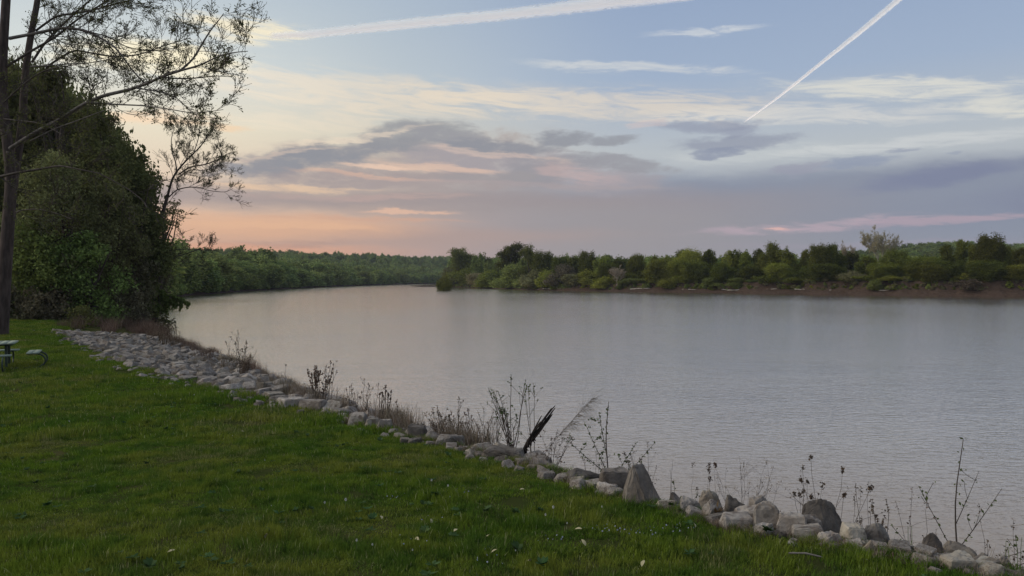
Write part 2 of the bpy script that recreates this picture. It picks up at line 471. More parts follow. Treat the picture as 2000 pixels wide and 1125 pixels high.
def H(x, y): return float(height(np.array([x]), np.array([y]))[0])

def axis(fine0, fine1, step, lo, hi, grow):
    a = list(np.arange(fine0, fine1 + 1e-6, step)); s = step; v = a[-1]
    while v < hi: s *= grow; v += s; a.append(v)
    s = step; v = a[0]; pre = []
    while v > lo: s *= grow; v -= s; pre.append(v)
    return np.array(pre[::-1] + a)
gx = axis(-38, 12, 0.4, -40000, 40000, 1.055)
gy = axis(-3, 62, 0.4, -40000, 40000, 1.055)
GX, GY = np.meshgrid(gx, gy)
GZ = height(GX.ravel(), GY.ravel())
# the far right bank gets its own fine strip of ground; the coarse sheet dips under it
_dr = dist_line(GX.ravel(), GY.ravel(), RIGHT_A)
_near = (GX.ravel() > -60) & (GX.ravel() < 260) & (GY.ravel() > 120) & (GY.ravel() < 480)
GZ = GZ - np.where(_near, 1.8 * (1 - sst(_dr, 9, 22)) * (GZ > -0.05), 0)
idx = np.arange(GX.size).reshape(GX.shape)
F_ = np.stack([idx[:-1, :-1], idx[:-1, 1:], idx[1:, 1:], idx[1:, :-1]], -1).reshape(-1, 4)

gm, t, out = new_mat('ground')
P = geo_pos(t)
sx = t.nodes.new('ShaderNodeSeparateXYZ'); t.links.new(P, sx.inputs[0])
gz = E(t, sx.outputs[2])
n1 = noise_n(t, P, 0.45, 4, 0.6); n2 = noise_n(t, mapping(t, P, scale=(0.5, 0.5, 2.2), typ='POINT'), 3.0, 6, 0.7)
grass_c = mixc(t, ss(n1, 0.35, 0.65), (0.030, 0.040, 0.010), (0.062, 0.058, 0.022))
mud_c = mixc(t, ss(n2, 0.3, 0.7), (0.046, 0.030, 0.022), (0.100, 0.068, 0.049))
nz = t.nodes.new('ShaderNodeNewGeometry'); sn = t.nodes.new('ShaderNodeSeparateXYZ'); t.links.new(nz.outputs['Normal'], sn.inputs[0])
steep = ss(E(t, sn.outputs[2]), 0.985, 0.93)
low = ss(gz, 1.5, 0.9)
c = mixc(t, (steep + low).clamp(), grass_c, mud_c)
b = bsdf(t, c, 0.95, 0.0); bump(t, n2, 0.6, 0.05, b)
t.links.new(b.outputs[0], out.inputs[0])
ground = obj('ground', mesh_from('ground', np.stack([GX.ravel(), GY.ravel(), GZ], 1), F_, gm, True))
tag(ground, 'dark grassy ground falling to muddy banks on both sides of the river', kind='structure')

# ---- eroded mud bank on the far right
lp = []
for (x1, y1), (x2, y2) in zip(RIGHT[2:14], RIGHT[3:15]):
    n_ = max(2, int(math.hypot(x2 - x1, y2 - y1) / 0.9)); q_ = np.arange(n_)[:, None] / n_
    lp.append(np.array([x1, y1]) + (np.array([x2, y2]) - np.array([x1, y1])) * q_)
lp = np.concatenate(lp); ker = np.ones(15) / 15
lp = np.stack([np.convolve(np.pad(lp[:, k], 7, 'edge'), ker, 'valid') for k in (0, 1)], 1)
tg_ = np.gradient(lp, axis=0); tg_ /= np.linalg.norm(tg_, axis=1, keepdims=True)
nr_ = np.stack([tg_[:, 1], -tg_[:, 0]], 1)
nr_ *= np.sign(nr_[:, 1:2] + 1e-9)
tt_ = np.concatenate([np.arange(-1.0, 6.4, 0.28), [7, 8, 10, 13, 17, 22]])
vv = []; s_al = np.arange(len(lp)) * 0.9
for k_, t_ in enumerate(tt_):
    wob = np.array([mnoise.noise(Vector((s * 0.11, 0.3, 5))) * 1.5 + mnoise.noise(Vector((s * 0.45, 0.3, 9))) * 0.8 for s in s_al])
    te = t_ + wob * (1 if 0.5 < t_ < 7 else 0.3)
    p_ = lp + nr_ * t_
    hb_ = np.interp(p_[:, 0], [-40, 0, 40, 90, 140, 400], [1.0, 1.5, 2.9, 3.8, 4.2, 4.2])
    z_ = hb_ * (0.20 * sst(te, -0.1, 0.9) + 0.17 * sst(te, 1.5, 1.9) + 0.18 * sst(te, 2.4, 2.8) + 0.45 * sst(te, 3.2, 3.9))
    z_ += np.array([mnoise.noise(Vector((a * 0.9, b * 0.9, 2))) * 0.28 + mnoise.noise(Vector((a * 2.6, b * 2.6, 4))) * 0.12 for a, b in p_]) * (0.1 < t_)
    z_ = np.where(t_ < -0.2, -0.4, z_)
    if t_ > 16: z_ = z_ - 0.5
    vv.append(np.stack([p_[:, 0], p_[:, 1], z_], 1))
vv = np.stack(vv, 1); nL, nT = vv.shape[:2]; idx = np.arange(nL * nT).reshape(nL, nT)
F_ = np.stack([idx[:-1, :-1], idx[1:, :-1], idx[1:, 1:], idx[:-1, 1:]], -1).reshape(-1, 4)
tag(obj('riverbank', mesh_from('riverbank', vv.reshape(-1, 3), F_, gm)), 'eroded brown mud bank with ledges along the far right shore', kind='structure')

# ------------------------------------------------------------------ river
wm, t, out = new_mat('river_water')
P = geo_pos(t)
w1 = noise_n(t, mapping(t, P, rot=(0, 0, 0.25), scale=(1.0, 2.0, 1), typ='POINT'), 2.6, 3, 0.55, 0.4)
w2 = noise_n(t, mapping(t, P, rot=(0, 0, -0.2), scale=(1.0, 2.0, 1), typ='POINT'), 0.42, 3, 0.5, 0.3)
w3 = noise_n(t, mapping(t, P, rot=(0, 0, 0.1), scale=(1, 2.5, 1), typ='POINT'), 7.5, 2, 0.5)
calm = noise_n(t, mapping(t, P, rot=(0, 0, 0.3), scale=(1, 0.35, 1), typ='POINT'), 0.035, 3, 0.5)
wb = bsdf(t, (0.36, 0.28, 0.205), 0.09, 0.5); wb.inputs['IOR'].default_value = 1.333
big_ = noise_n(t, mapping(t, P, rot=(0, 0, 0.5), scale=(0.5, 1.6, 1), typ='POINT'), 0.06, 5, 0.6, 1.0)
t.links.new(ss(big_, 0.35, 0.7, 0.08, 0.12).s, wb.inputs['Roughness'])
hgt = (w1 * 0.036 + w2 * 0.022 + w3 * 0.010) * ss(calm, 0.25, 0.7, 0.7, 1.2) * ss(big_, 0.4, 0.65, 0.88, 1.12)
bp = bump(t, hgt, 1.0, 1.0, wb)
gl = t.nodes.new('ShaderNodeBsdfGlossy'); gl.inputs['Color'].default_value = (0.99, 0.95, 0.90, 1); gl.inputs['Roughness'].default_value = 0.10
t.links.new(bp.outputs[0], gl.inputs['Normal'])
lw = t.nodes.new('ShaderNodeLayerWeight'); lw.inputs['Blend'].default_value = 0.5
mw = t.nodes.new('ShaderNodeMixShader'); t.links.new(ss(E(t, lw.outputs['Facing']), 0.70, 0.95, 0.0, 0.85).s, mw.inputs[0])
t.links.new(wb.outputs[0], mw.inputs[1]); t.links.new(gl.outputs[0], mw.inputs[2])
t.links.new(mw.outputs[0], out.inputs[0])
wx = axis(-30, 60, 6, -40000, 40000, 1.25); wy = axis(0, 300, 10, -40000, 40000, 1.25)
WX, WY = np.meshgrid(wx, wy); idx = np.arange(WX.size).reshape(WX.shape)
F_ = np.stack([idx[:-1, :-1], idx[:-1, 1:], idx[1:, 1:], idx[1:, :-1]], -1).reshape(-1, 4)
water = obj('water', mesh_from('water', np.stack([WX.ravel(), WY.ravel(), np.zeros(WX.size)], 1), F_, wm))
tag(water, 'broad rippled river reflecting the dusk sky', kind='structure')
# ------------------------------------------------------------------ foliage and trees
M_BARK_FAR = simple_mat('bark_far', (0.045, 0.035, 0.027), (0.10, 0.08, 0.065), 3.0, vary=0.3)
M_LEAF_DARK = leaf_mat('leaves_dark', (0.082, 0.091, 0.017), (0.163, 0.170, 0.033), 0.35, vary=0.7)
M_LEAF_MID = leaf_mat('leaves_mid', (0.126, 0.142, 0.025), (0.252, 0.258, 0.046), 0.35, vary=0.7)
M_LEAF_LIGHT = leaf_mat('leaves_light', (0.142, 0.166, 0.041), (0.240, 0.273, 0.078), 0.35, vary=0.7)
M_LEAF_OLIVE = leaf_mat('leaves_olive', (0.155, 0.144, 0.070), (0.269, 0.246, 0.114), 0.35, vary=0.7)
M_LEAF_TAN = leaf_mat('twigs_tan', (0.11, 0.085, 0.055), (0.22, 0.175, 0.12), 0.5)
M_LEAF_HILL = leaf_mat('leaves_hillside', (0.107, 0.144, 0.043), (0.281, 0.323, 0.092), 0.07, vary=0.7)

def rand_dirs(rng, n):
    v = rng.normal(size=(n, 3)); return v / np.linalg.norm(v, axis=1, keepdims=True)

def leaf_quads(g, c, size, rng, out=None, aspect=0.55, lean=0.6):
    """scatter leaf-shaped quads at centres c; out = preferred outward normal"""
    n = len(c)
    nrm = rand_dirs(rng, n)
    if out is not None:
        nrm = nrm + out * lean; nrm /= np.linalg.norm(nrm, axis=1, keepdims=True) + 1e-9
    a = np.cross(nrm, rand_dirs(rng, n)); a /= np.linalg.norm(a, axis=1, keepdims=True) + 1e-9
    b = np.cross(nrm, a)
    s = size * rng.uniform(0.6, 1.35, (n, 1))
    g.quads(c, a * s, b * s * aspect)

def bent(p0, d, length, rng, n=6, wob=0.12, up=0.0):
    pts = [np.array(p0, float)]; d = np.array(d, float); d /= np.linalg.norm(d)
    for i in range(n):
        d = d + rng.normal(size=3) * wob + np.array([0, 0, up]); d /= np.linalg.norm(d)
        pts.append(pts[-1] + d * length / n)
    return np.array(pts)

def crown_points(rng, blobs, per):
    """leaf centres on lumpy shells; blobs = (cx, cy, cz, rx, ry, rz)"""
    P_, O_ = [], []
    for (cx, cy, cz, rx, ry, rz) in blobs:
        n = max(8, int(per * (rx * ry * rz) ** (2 / 3)))
        nc = max(4, n // 26)
        cd = rand_dirs(rng, nc); cr = rng.uniform(0.45, 1.02, (nc, 1)) ** 0.7
        cc = cd * cr * np.array([rx, ry, rz]) + np.array([cx, cy, cz])
        k = rng.integers(0, nc, n)
        sig = 0.31 * (rx * ry * rz) ** (1 / 3)
        p = cc[k] + rng.normal(size=(n, 3)) * sig * np.array([1.0, 1.0, 1.05])
        P_.append(p); O_.append(cd[k] * 0.7 + np.array([0, 0, 0.45]))
    return np.concatenate(P_), np.concatenate(O_)

def far_tree_meshes(seed, h, w, style, leafmat, leaf=0.26, per=170, trunkmat=None):
    """one tree of height h and crown width w -> (trunk mesh, crown mesh)"""
    rng = np.random.default_rng(seed)
    tg, cg = Geo(), Geo(); blobs = []
    lean = rng.normal(size=2) * 0.04
    top = np.array([lean[0] * h, lean[1] * h, h * (0.9 if style != 'bush' else 0.5)])
    n = 7; s = np.linspace(0, 1, n)[:, None]
    stem = s * top + np.sin(s * 5 + seed) * np.array([0.12, 0.1, 0]) * h * 0.08
    r0 = 0.02 * h + 0.04
    if style != 'bush':
        tg.tube(stem, r0 * (1 - 0.85 * s[:, 0]), 6)
    if style == 'open':          # clustered crown with sky between the clusters
        for i in range(16):
            f = rng.uniform(0.30, 0.93); p0 = np.array([np.interp(f, s[:, 0], stem[:, j]) for j in range(3)])
            a = rng.uniform(0, 2 * PI); L = w * 0.5 * rng.uniform(0.5, 1.05) * (1.25 - 0.65 * f)
            br = bent(p0, (math.cos(a), math.sin(a), rng.uniform(0.35, 1.1)), L, rng, 4, 0.15, 0.06)
            tg.tube(br, np.linspace(r0 * 0.35, r0 * 0.08, 5), 4)
            e = br[-1]; q = w * rng.uniform(0.10, 0.17)
            blobs.append((e[0], e[1], e[2], q * 1.15, q * 1.15, q * 0.9))
            e = br[3]; blobs.append((e[0], e[1], e[2], q * .8, q * .8, q * 0.7))
        blobs.append((top[0], top[1], top[2], w * .14, w * .14, w * .16))
    elif style == 'round':
        for i in range(30):
            z = rng.uniform(0.16, 0.90); prof = max(0.4, math.sin(PI * min(1, (z - 0.05) / 1.02)) ** 0.5)
            a = rng.uniform(0, 2 * PI); rr = w * 0.5 * prof * rng.uniform(0.3, 0.85); q = w * rng.uniform(0.13, 0.22)
            cx, cy = rr * math.cos(a) + lean[0] * h * z, rr * math.sin(a) + lean[1] * h * z
            blobs.append((cx, cy, z * h, q, q, q * 1.35))
            if i % 2 == 0:
                tg.tube(bent((lean[0] * h * z * .6, lean[1] * h * z * .6, z * h * 0.7), (cx, cy, z * h * 0.45 + 0.3), math.hypot(cx, cy) + z * h * 0.25, rng, 3, 0.08), np.linspace(r0 * .3, r0 * .08, 4), 4)
    elif style == 'tall':        # cottonwood: narrow and ragged, foliage nearly to the ground
        for i in range(38):
            z = rng.uniform(0.10, 0.93); a = rng.uniform(0, 2 * PI); rr = w * 0.46 * (1.05 - 0.42 * z * z) * rng.uniform(0.1, 1.0)
            q = w * rng.uniform(0.08, 0.16); z *= 1 - 0.16 * (rr / (w * 0.46)) ** 2
            blobs.append((rr * math.cos(a) + lean[0] * h * z, rr * math.sin(a) + lean[1] * h * z, z * h, q * 0.9, q * 0.9, q * 1.7))
        for i in range(8):
            f = rng.uniform(0.25, 0.8); a = rng.uniform(0, 2 * PI)
            tg.tube(bent(np.array([np.interp(f, s[:, 0], stem[:, j]) for j in range(3)]), (math.cos(a), math.sin(a), 1.2), w * 0.45, rng, 3, 0.1), np.linspace(r0 * .3, r0 * .06, 4), 4)
    elif style == 'bush':
        for i in range(11):
            a = rng.uniform(0, 2 * PI); rr = w * 0.36 * rng.uniform(0.1, 1); z = rng.uniform(0.16, 0.78) * (1.1 - 0.5 * rr / (w * .36)); q = w * rng.uniform(0.13, 0.2)
            blobs.append((rr * math.cos(a), rr * math.sin(a), z * h, q, q, min(q, h * 0.3)))
        for i in range(7):
            a = rng.uniform(0, 2 * PI)
            tg.tube(bent((0, 0, -0.1), (0.7 * math.cos(a), 0.7 * math.sin(a), 1), h * 0.7, rng, 3, 0.1), np.linspace(0.05, 0.015, 4), 4)
    P_, O_ = crown_points(rng, blobs, per)
    keep = P_[:, 2] > 0.05
    leaf_quads(cg, P_[keep], leaf, rng, O_[keep])
    return tg.mesh('trunk', trunkmat or M_BARK_FAR, True), cg.mesh('crown', leafmat)

def branch_tree(rng, tg, tips, p0, d, L, r, depth, up=0.04, spread=0.75, kids=(4, 6), rmin=0.012, k=4, shrink=0.62, wob=0.10):
    """recursive limbs; collects twig points for buds in tips"""
    n = 6 if depth > 1 else 4
    pts = bent(p0, d, L, rng, n, wob, up)
    tg.tube(pts, np.linspace(r, max(r * 0.35, rmin * 0.7), n + 1), k if r > 0.05 else 3)
    if depth <= 0:
        tips.append(pts[1:]); return
    if depth == 1: tips.append(pts[-2:])
    for i in range(rng.integers(*kids)):
        f = rng.uniform(0.25, 1.0); j = min(int(f * n), n - 1); q = pts[j] + (pts[j + 1] - pts[j]) * (f * n - j)
        t = pts[j + 1] - pts[j]; t /= np.linalg.norm(t)
        o = rand_dirs(rng, 1)[0]; o -= t * o.dot(t); o /= np.linalg.norm(o)
        branch_tree(rng, tg, tips, q, t + o * spread, L * shrink * rng.uniform(0.6, 1.1), max(r * (0.62 - 0.25 * f), rmin), depth - 1, up, spread, kids, rmin, k, shrink, wob)

def bare_tree_meshes(seed, h, w, mat, budmat, bud=0.10, nb=3):
    rng = np.random.default_rng(seed); tg, bg_ = Geo(), Geo(); tips = []
    stem = bent((0, 0, 0), (0.03, 0, 1), h * 0.5, rng, 5, 0.03)
    tg.tube(stem, np.linspace(0.02 * h, 0.012 * h, 6), 6)
    for i in range(11):
        a = i * 2.4; q = stem[rng.integers(2, 6)]
        branch_tree(rng, tg, tips, q, (math.cos(a) * 0.62 * w / h * 2, math.sin(a) * 0.62 * w / h * 2, 1.0), h * rng.uniform(0.38, 0.5), 0.007 * h, 3, 0.05, 0.5, (4, 7), 0.026, 4, 0.55)
    c = np.concatenate(tips); c = c[rng.integers(0, len(c), len(c) * nb)] + rng.normal(size=(len(c) * nb, 3)) * 0.12
    leaf_quads(bg_, c, bud, rng, None, 0.3)
    return tg.mesh('trunk', mat, True), bg_.mesh('crown', budmat)

# ---- prototypes of the trees across the river
STY = {}
def protos(key, seeds, h, w, style, mat, **k):
    STY[key] = [far_tree_meshes(s, h, w, style, mat, **k) for s in seeds]
protos('open', (11, 12, 13), 10, 7.5, 'open', M_LEAF_DARK, leaf=0.15, per=520)
protos('round', (21, 22, 23), 10, 8, 'round', M_LEAF_MID, leaf=0.155, per=560)
protos('rounddark', (24, 25), 10, 7, 'round', M_LEAF_DARK, leaf=0.155, per=560)
protos('tall', (31, 32, 33, 34), 10, 5.2, 'tall', M_LEAF_DARK, leaf=0.155, per=620)
protos('tallmid', (35, 36, 37), 10, 5.5, 'tall', M_LEAF_MID, leaf=0.155, per=620)
protos('bush', (41, 42, 43), 10, 11, 'bush', M_LEAF_MID, leaf=0.26, per=280)
protos('bushlight', (44, 45), 10, 11, 'bush', M_LEAF_LIGHT, leaf=0.26, per=280)
protos('busholive', (46, 47), 10, 11, 'bush', M_LEAF_OLIVE, leaf=0.26, per=280)
protos('bushtan', (48, 49), 10, 11, 'bush', M_LEAF_TAN, leaf=0.28, per=170)
M_PALE = simple_mat('pale_bark', (0.30, 0.26, 0.21), (0.50, 0.44, 0.36), 2.0)
STY['bare'] = [bare_tree_meshes(64, 10, 6.5, M_PALE, leaf_mat('buds_tan', (0.30, 0.24, 0.14), (0.46, 0.38, 0.24), 0.5), 0.12, 2)]

def right_bank_y(px):
    """distance ahead at which the view column px meets the far right bank"""
    for i in range(len(RIGHT) - 1):
        (x1, y1), (x2, y2) = RIGHT[i], RIGHT[i + 1]
        a1, a2 = x1 / y1 * FOC + 1000, x2 / y2 * FOC + 1000
        if a2 <= px <= a1 and y2 > y1 - 1 and y1 < 600:
            f = (a1 - px) / (a1 - a2 + 1e-9); return y1 + (y2 - y1) * f
    return 300.0

def tree_at(name, style, px, top, w_px, back, label, cat, group, k=0, base=None, yd=None):
    y = (yd or right_bank_y(px)) + back
    x = (px - 1000) / FOC * y; z = H(x, y)
    topz = CAM_H + (546 - top) / FOC * y
    h = max(1.0, topz - z); w = w_px / FOC * y
    tm, cm = STY[style][k % len(STY[style])]
    nat_w = {'open': 7.5, 'round': 8, 'rounddark': 7, 'tall': 5.2, 'tallmid': 5.5, 'bare': 8}.get(style, 10.0)
    root = bpy.data.objects.new(name, None); C.objects.link(root)
    root.location = (x, y, z - 0.1)
    root.rotation_euler = (0, 0, (k * 2.39996) % (2 * PI))
    root.scale = (w / nat_w, w / nat_w, h / 10.0)
    tag(root, label, cat, group)
    obj('trunk', tm, root)
    obj('crown', cm, root)
    return root

TR, BR, ST = 'trees along the far right bank', 'bushes along the far right bank', 'row of trees behind the far right bank'
rt = [  # style, px, top, width px, metres behind the water, label
 ('open', 905, 486, 62, 14, 'dark spreading tree rising alone above the tip of the far right bank'),
 ('open', 1000, 483, 66, 14, 'wide dark open tree, left one of the trio near the tip of the far bank'),
 ('open', 1036, 487, 44, 15, 'dark airy tree, middle of the trio near the tip of the far bank'),
 ('rounddark', 1063, 490, 42, 15, 'dark oval tree, right one of the trio near the tip of the far bank'),
 ('rounddark', 1100, 503, 46, 20, 'low round dark tree between the trio and the next tall tree'),
 ('rounddark', 1150, 490, 36, 16, 'dark tree with a square top standing just right of the brown budding bush'),
 ('tallmid', 1180, 497, 44, 18, 'thin brownish green tree behind the pale leaning trunk on far bank'),
 ('tall', 1125, 501, 34, 18, 'small dark tree just left of the square topped tree'),
 ('rounddark', 1243, 499, 36, 14, 'dark round headed tree left of the gap of spindly trees'),
 ('tall', 1212, 503, 30, 18, 'slender dark tree left of the round headed tree'),
 ('tallmid', 1278, 500, 30, 22, 'spindly tree with sky showing under its crown'),
 ('tallmid', 1300, 497, 30, 22, 'spindly tree beside the tall dense clump of the far bank'),
 ('tall', 1326, 488, 36, 15, 'left tree of the dense dark clump at the centre of the far bank'),
 ('round', 1350, 486, 52, 14, 'broad dark green tree in the dense clump at the centre of the far bank'),
 ('tall', 1383, 485, 34, 15, 'right tree of the dense dark clump at the centre of the far bank'),
 ('tallmid', 1424, 486, 32, 14, 'pointed mid green tree right of the dense clump'),
 ('tall', 1442, 488, 30, 16, 'dark narrow tree behind the driftwood pile'),
 ('tallmid', 1463, 486, 34, 15, 'leafy tree just left of the knobbly tall one'),
 ('tall', 1484, 484, 30, 17, 'dark tree tucked against the knobbly tall one'),
 ('rounddark', 1505, 474, 38, 12, 'tall knobbly topped dark tree above the driftwood snag'),
 ('tallmid', 1540, 480, 46, 12, 'fresh green tree right of the knobbly tall one'),
 ('tall', 1572, 484, 26, 16, 'small pointed tree before the notch in the tree line'),
 ('rounddark', 1605, 480, 40, 10, 'dark tree with bent limbs standing over the bright grass patch'),
 ('rounddark', 1629, 476, 34, 12, 'taller dark tree joined to the one over the grass patch'),
 ('tall', 1668, 492, 40, 18, 'low dark tree left of the pale bare sycamore'),
 ('tallmid', 1690, 500, 44, 12, 'mid green tree in front of the pale bare sycamore'),
 ('rounddark', 1745, 490, 50, 12, 'dark rounded tree right of the pale bare sycamore'),
 ('tallmid', 1775, 498, 40, 12, 'low green tree in front of the distant hill'),
 ('round', 1808, 500, 50, 10, 'bushy green tree at the right foot of the distant hill'),
 ('tall', 1850, 474, 34, 12, 'first tall tree right of the distant hill'),
 ('tall', 1876, 466, 38, 13, 'tallest narrow tree between the distant hill and the leaning tree'),
 ('tall', 1902, 478, 26, 12, 'thin dark tree just left of the leaning tree'),
 ('rounddark', 1940, 461, 46, 10, 'high ragged dark tree leaning left near the right end of far bank'),
 ('tallmid', 1968, 478, 34, 12, 'green tree right of the high ragged leaning tree'),
 ('tall', 1995, 482, 40, 10, 'dark tree at the right end of the far bank'),
 ('tall', 2030, 478, 40, 10, 'dark tree cut by the right edge of the view')]
for i, (s, px, top, w, back, lab) in enumerate(rt):
    tree_at('tree', s, px, top, w * 1.12, back, lab, 'tree', TR, i)
tree_at('bare_tree', 'bare', 1715, 446, 66, 22, 'pale bare sycamore standing above all the trees of the far bank', 'tree', TR, 0)
tree_at('bare_tree', 'bare', 1656, 474, 26, 20, 'small bare grey treetop left of the pale sycamore', 'tree', TR, 3)
tree_at('bare_tree', 'bare', 1205, 520, 30, 3, 'pale dead tree with bare trunk at the water edge of the far bank', 'tree', TR, 5)
br = [
 ('busholive', 880, 521, 52, 5), ('bush', 868, 528, 26, 4), ('bush', 912, 512, 66, 10), ('busholive', 940, 524, 60, 5), ('bush', 965, 520, 60, 8), ('bushlight', 1005, 514, 70, 6), ('busholive', 1045, 524, 56, 5), ('bush', 1075, 520, 50, 8),
 ('bushtan', 1098, 511, 56, 8), ('busholive', 1120, 526, 60, 4), ('bush', 1150, 522, 56, 6), ('bush', 1180, 530, 50, 4), ('bushlight', 1235, 540, 50, 6), ('bush', 1225, 528, 50, 9), ('bushlight', 1265, 542, 44, 5),
 ('round', 1290, 508, 56, 6), ('round', 1332, 506, 50, 5), ('bush', 1305, 534, 40, 4), ('rounddark', 1362, 512, 46, 6), ('bushlight', 1390, 540, 40, 4), ('rounddark', 1412, 512, 44, 6), ('bushlight', 1440, 541, 40, 4),
 ('bushlight', 1475, 544, 40, 5), ('bush', 1500, 530, 50, 4), ('round', 1525, 516, 44, 6), ('bush', 1556, 538, 40, 4), ('bushlight', 1597, 541, 44, 7), ('rounddark', 1615, 516, 60, 6), ('busholive', 1668, 528, 50, 6),
 ('bush', 1655, 536, 36, 4), ('bushlight', 1715, 541, 34, 2), ('bushlight', 1768, 540, 36, 6), ('round', 1730, 514, 50, 7), ('rounddark', 1790, 510, 50, 6), ('rounddark', 1822, 516, 50, 4), ('bushtan', 1898, 538, 56, 2.5),
 ('rounddark', 1860, 508, 50, 7), ('rounddark', 1935, 510, 60, 4), ('round', 1895, 512, 50, 9), ('bush', 1965, 530, 50, 5), ('round', 1992, 516, 60, 5), ('rounddark', 1580, 520, 44, 9), ('rounddark', 1468, 520, 46, 8),
 ('bush', 1640, 528, 44, 7), ('bush', 1690, 532, 44, 5), ('rounddark', 1195, 516, 40, 12), ('bush', 1745, 534, 44, 5), ('bush', 2030, 520, 70, 5)]
used_labels = {}
desc = {'bush': 'mid green bush', 'bushlight': 'low bright green bush', 'busholive': 'greyish olive bush', 'bushtan': 'brown leafless bush', 'round': 'leafy green bush', 'rounddark': 'dark tall bush'}
for i, (s, px, top, w, back) in enumerate(br):
    nb = min(rt, key=lambda r: abs(r[1] - px))[5]
    lab = desc[s] + ' at the foot of the ' + ' '.join(nb.split()[:7])
    lab = ' '.join(lab.split()[:16])
    if lab in used_labels: lab = ' '.join((('larger ' if w > used_labels[lab] else 'smaller ') + lab + ', its other side').split()[:16])
    used_labels[lab] = w
    tree_at('bush', s, px, top, w * 1.15, back, lab, 'bush', BR, i + 3)
# background wood behind them, one mass
def scatter(name, sources, pos, scl, rotz, pick, label, parent=None, kind='stuff', tilt=None):
    """instances of the source meshes on points, as ONE object (geometry nodes)"""
    n = len(pos)
    me = bpy.data.meshes.new(name)
    me.vertices.add(n); me.vertices.foreach_set('co', np.asarray(pos, np.float32).ravel())
    def attr(nm, typ, arr, key='value'):
        a = me.attributes.new(nm, typ, 'POINT'); a.data.foreach_set(key, np.asarray(arr).ravel())
    attr('scl', 'FLOAT_VECTOR', np.asarray(scl, np.float32), 'vector')
    r = np.zeros((n, 3), np.float32); r[:, 2] = rotz
    if tilt is not None: r[:, :2] = tilt
    attr('rot', 'FLOAT_VECTOR', r, 'vector')
    attr('pick', 'INT', np.asarray(pick, np.int32))
    me.update()
    o = obj(name, me, parent)
    ng = bpy.data.node_groups.new(name, 'GeometryNodeTree')
    ng.interface.new_socket('Geometry', in_out='INPUT', socket_type='NodeSocketGeometry')
    ng.interface.new_socket('Geometry', in_out='OUTPUT', socket_type='NodeSocketGeometry')
    N_ = ng.nodes; gi = N_.new('NodeGroupInput'); go = N_.new('NodeGroupOutput')
    join = N_.new('GeometryNodeJoinGeometry')
    def named(nm, dt):
        a = N_.new('GeometryNodeInputNamedAttribute'); a.data_type = dt; a.inputs['Name'].default_value = nm; return a.outputs[0]
    for i, src in enumerate(sources):
        so = bpy.data.objects.new(name + '_source', src)
        oi = N_.new('GeometryNodeObjectInfo'); oi.inputs['Object'].default_value = so
        iop = N_.new('GeometryNodeInstanceOnPoints')
        cmp_ = N_.new('FunctionNodeCompare'); cmp_.data_type = 'INT'; cmp_.operation = 'EQUAL'
        ng.links.new(named('pick', 'INT'), cmp_.inputs['A'] if False else cmp_.inputs[2]); cmp_.inputs[3].default_value = i
        ng.links.new(gi.outputs[0], iop.inputs['Points'])
        ng.links.new(cmp_.outputs[0], iop.inputs['Selection'])
        ng.links.new(oi.outputs['Geometry'], iop.inputs['Instance'])
        e2r = N_.new('FunctionNodeEulerToRotation'); ng.links.new(named('rot', 'FLOAT_VECTOR'), e2r.inputs[0])
        ng.links.new(e2r.outputs[0], iop.inputs['Rotation'])
        ng.links.new(named('scl', 'FLOAT_VECTOR'), iop.inputs['Scale'])
        ng.links.new(iop.outputs[0], join.inputs[0])
    ng.links.new(join.outputs[0], go.inputs[0])
    md = o.modifiers.new('scatter', 'NODES'); md.node_group = ng
    tag(o, label, kind=kind)
    return o

# ---- hillside forest on the left bank
hill_src = []
for s, mt in ((71, M_LEAF_HILL), (72, M_LEAF_HILL), (73, M_LEAF_HILL), (74, M_LEAF_HILL)):
    hill_src.append(far_tree_meshes(s, 10, 8.5, 'round', mt, leaf=0.42, per=85)[1])
rng = np.random.default_rng(5)
n = 26000
cx = rng.uniform(-330, 330, n); cy = rng.uniform(62, 1240, n)
dl = dist_line(cx, cy, LEFT_A); dr_ = dist_line(cx, cy, RIGHT_A)
inw = in_poly(cx, cy, poly_w)
azp = cx / cy * FOC + 1000
dens = np.where(dl < 110, 1.0, np.where(dl < 240, 0.45, 0.16))
ok = (~inw) & (dl < dr_) & (azp > -500) & (azp < 1250) & (dl > 3.5) & (rng.uniform(size=n) < dens)
ok &= ~((cy < 96) & (dl < 30))
cx, cy, dl = cx[ok], cy[ok], dl[ok]
order = np.argsort(np.hypot(cx, cy)); cx, cy, dl = cx[order], cy[order], dl[order]
# thin to a natural spacing
cell = {}; keep = []
for i, (a, b_) in enumerate(zip(cx, cy)):
    sp = 4.6 if dl[i] < 15 else 5.8
    key = (int(a // sp), int(b_ // sp))
    if key in cell: continue
    cell[key] = 1; keep.append(i)
cx, cy, dl = cx[keep], cy[keep], dl[keep]
cz = height(cx, cy)
hh = (rng.uniform(7.5, 13.0, len(cx)) + 1.6 * np.sin(cx * 0.09 + cy * 0.05) + 1.2 * np.sin(cy * 0.11)) * (0.72 + 0.28 * sst(dl, 3, 18)); hh = np.where(rng.uniform(size=len(cx)) < 0.03, hh * 1.22, hh)
ww = rng.uniform(5.5, 12, len(cx)) * np.clip(1.35 - 0.3 * dl / 60, 0.8, 1.35)
front = np.where((dl < 14) & (cy > 90) & (cy < 420) & (cx / cy * FOC + 1000 > 240))[0][:70]
isf = np.zeros(len(cx), bool); isf[front] = True
rest = np.where(~isf)[0]
scatter('hillside_forest', hill_src, np.stack([cx, cy, cz - 0.8], 1)[rest], np.stack([ww / 8.5, ww / 8.5, hh / 10], 1)[rest], rng.uniform(0, 6.28, len(rest)), rng.integers(0, 4, len(rest)),
        'green spring forest covering the hills beyond the left bank')
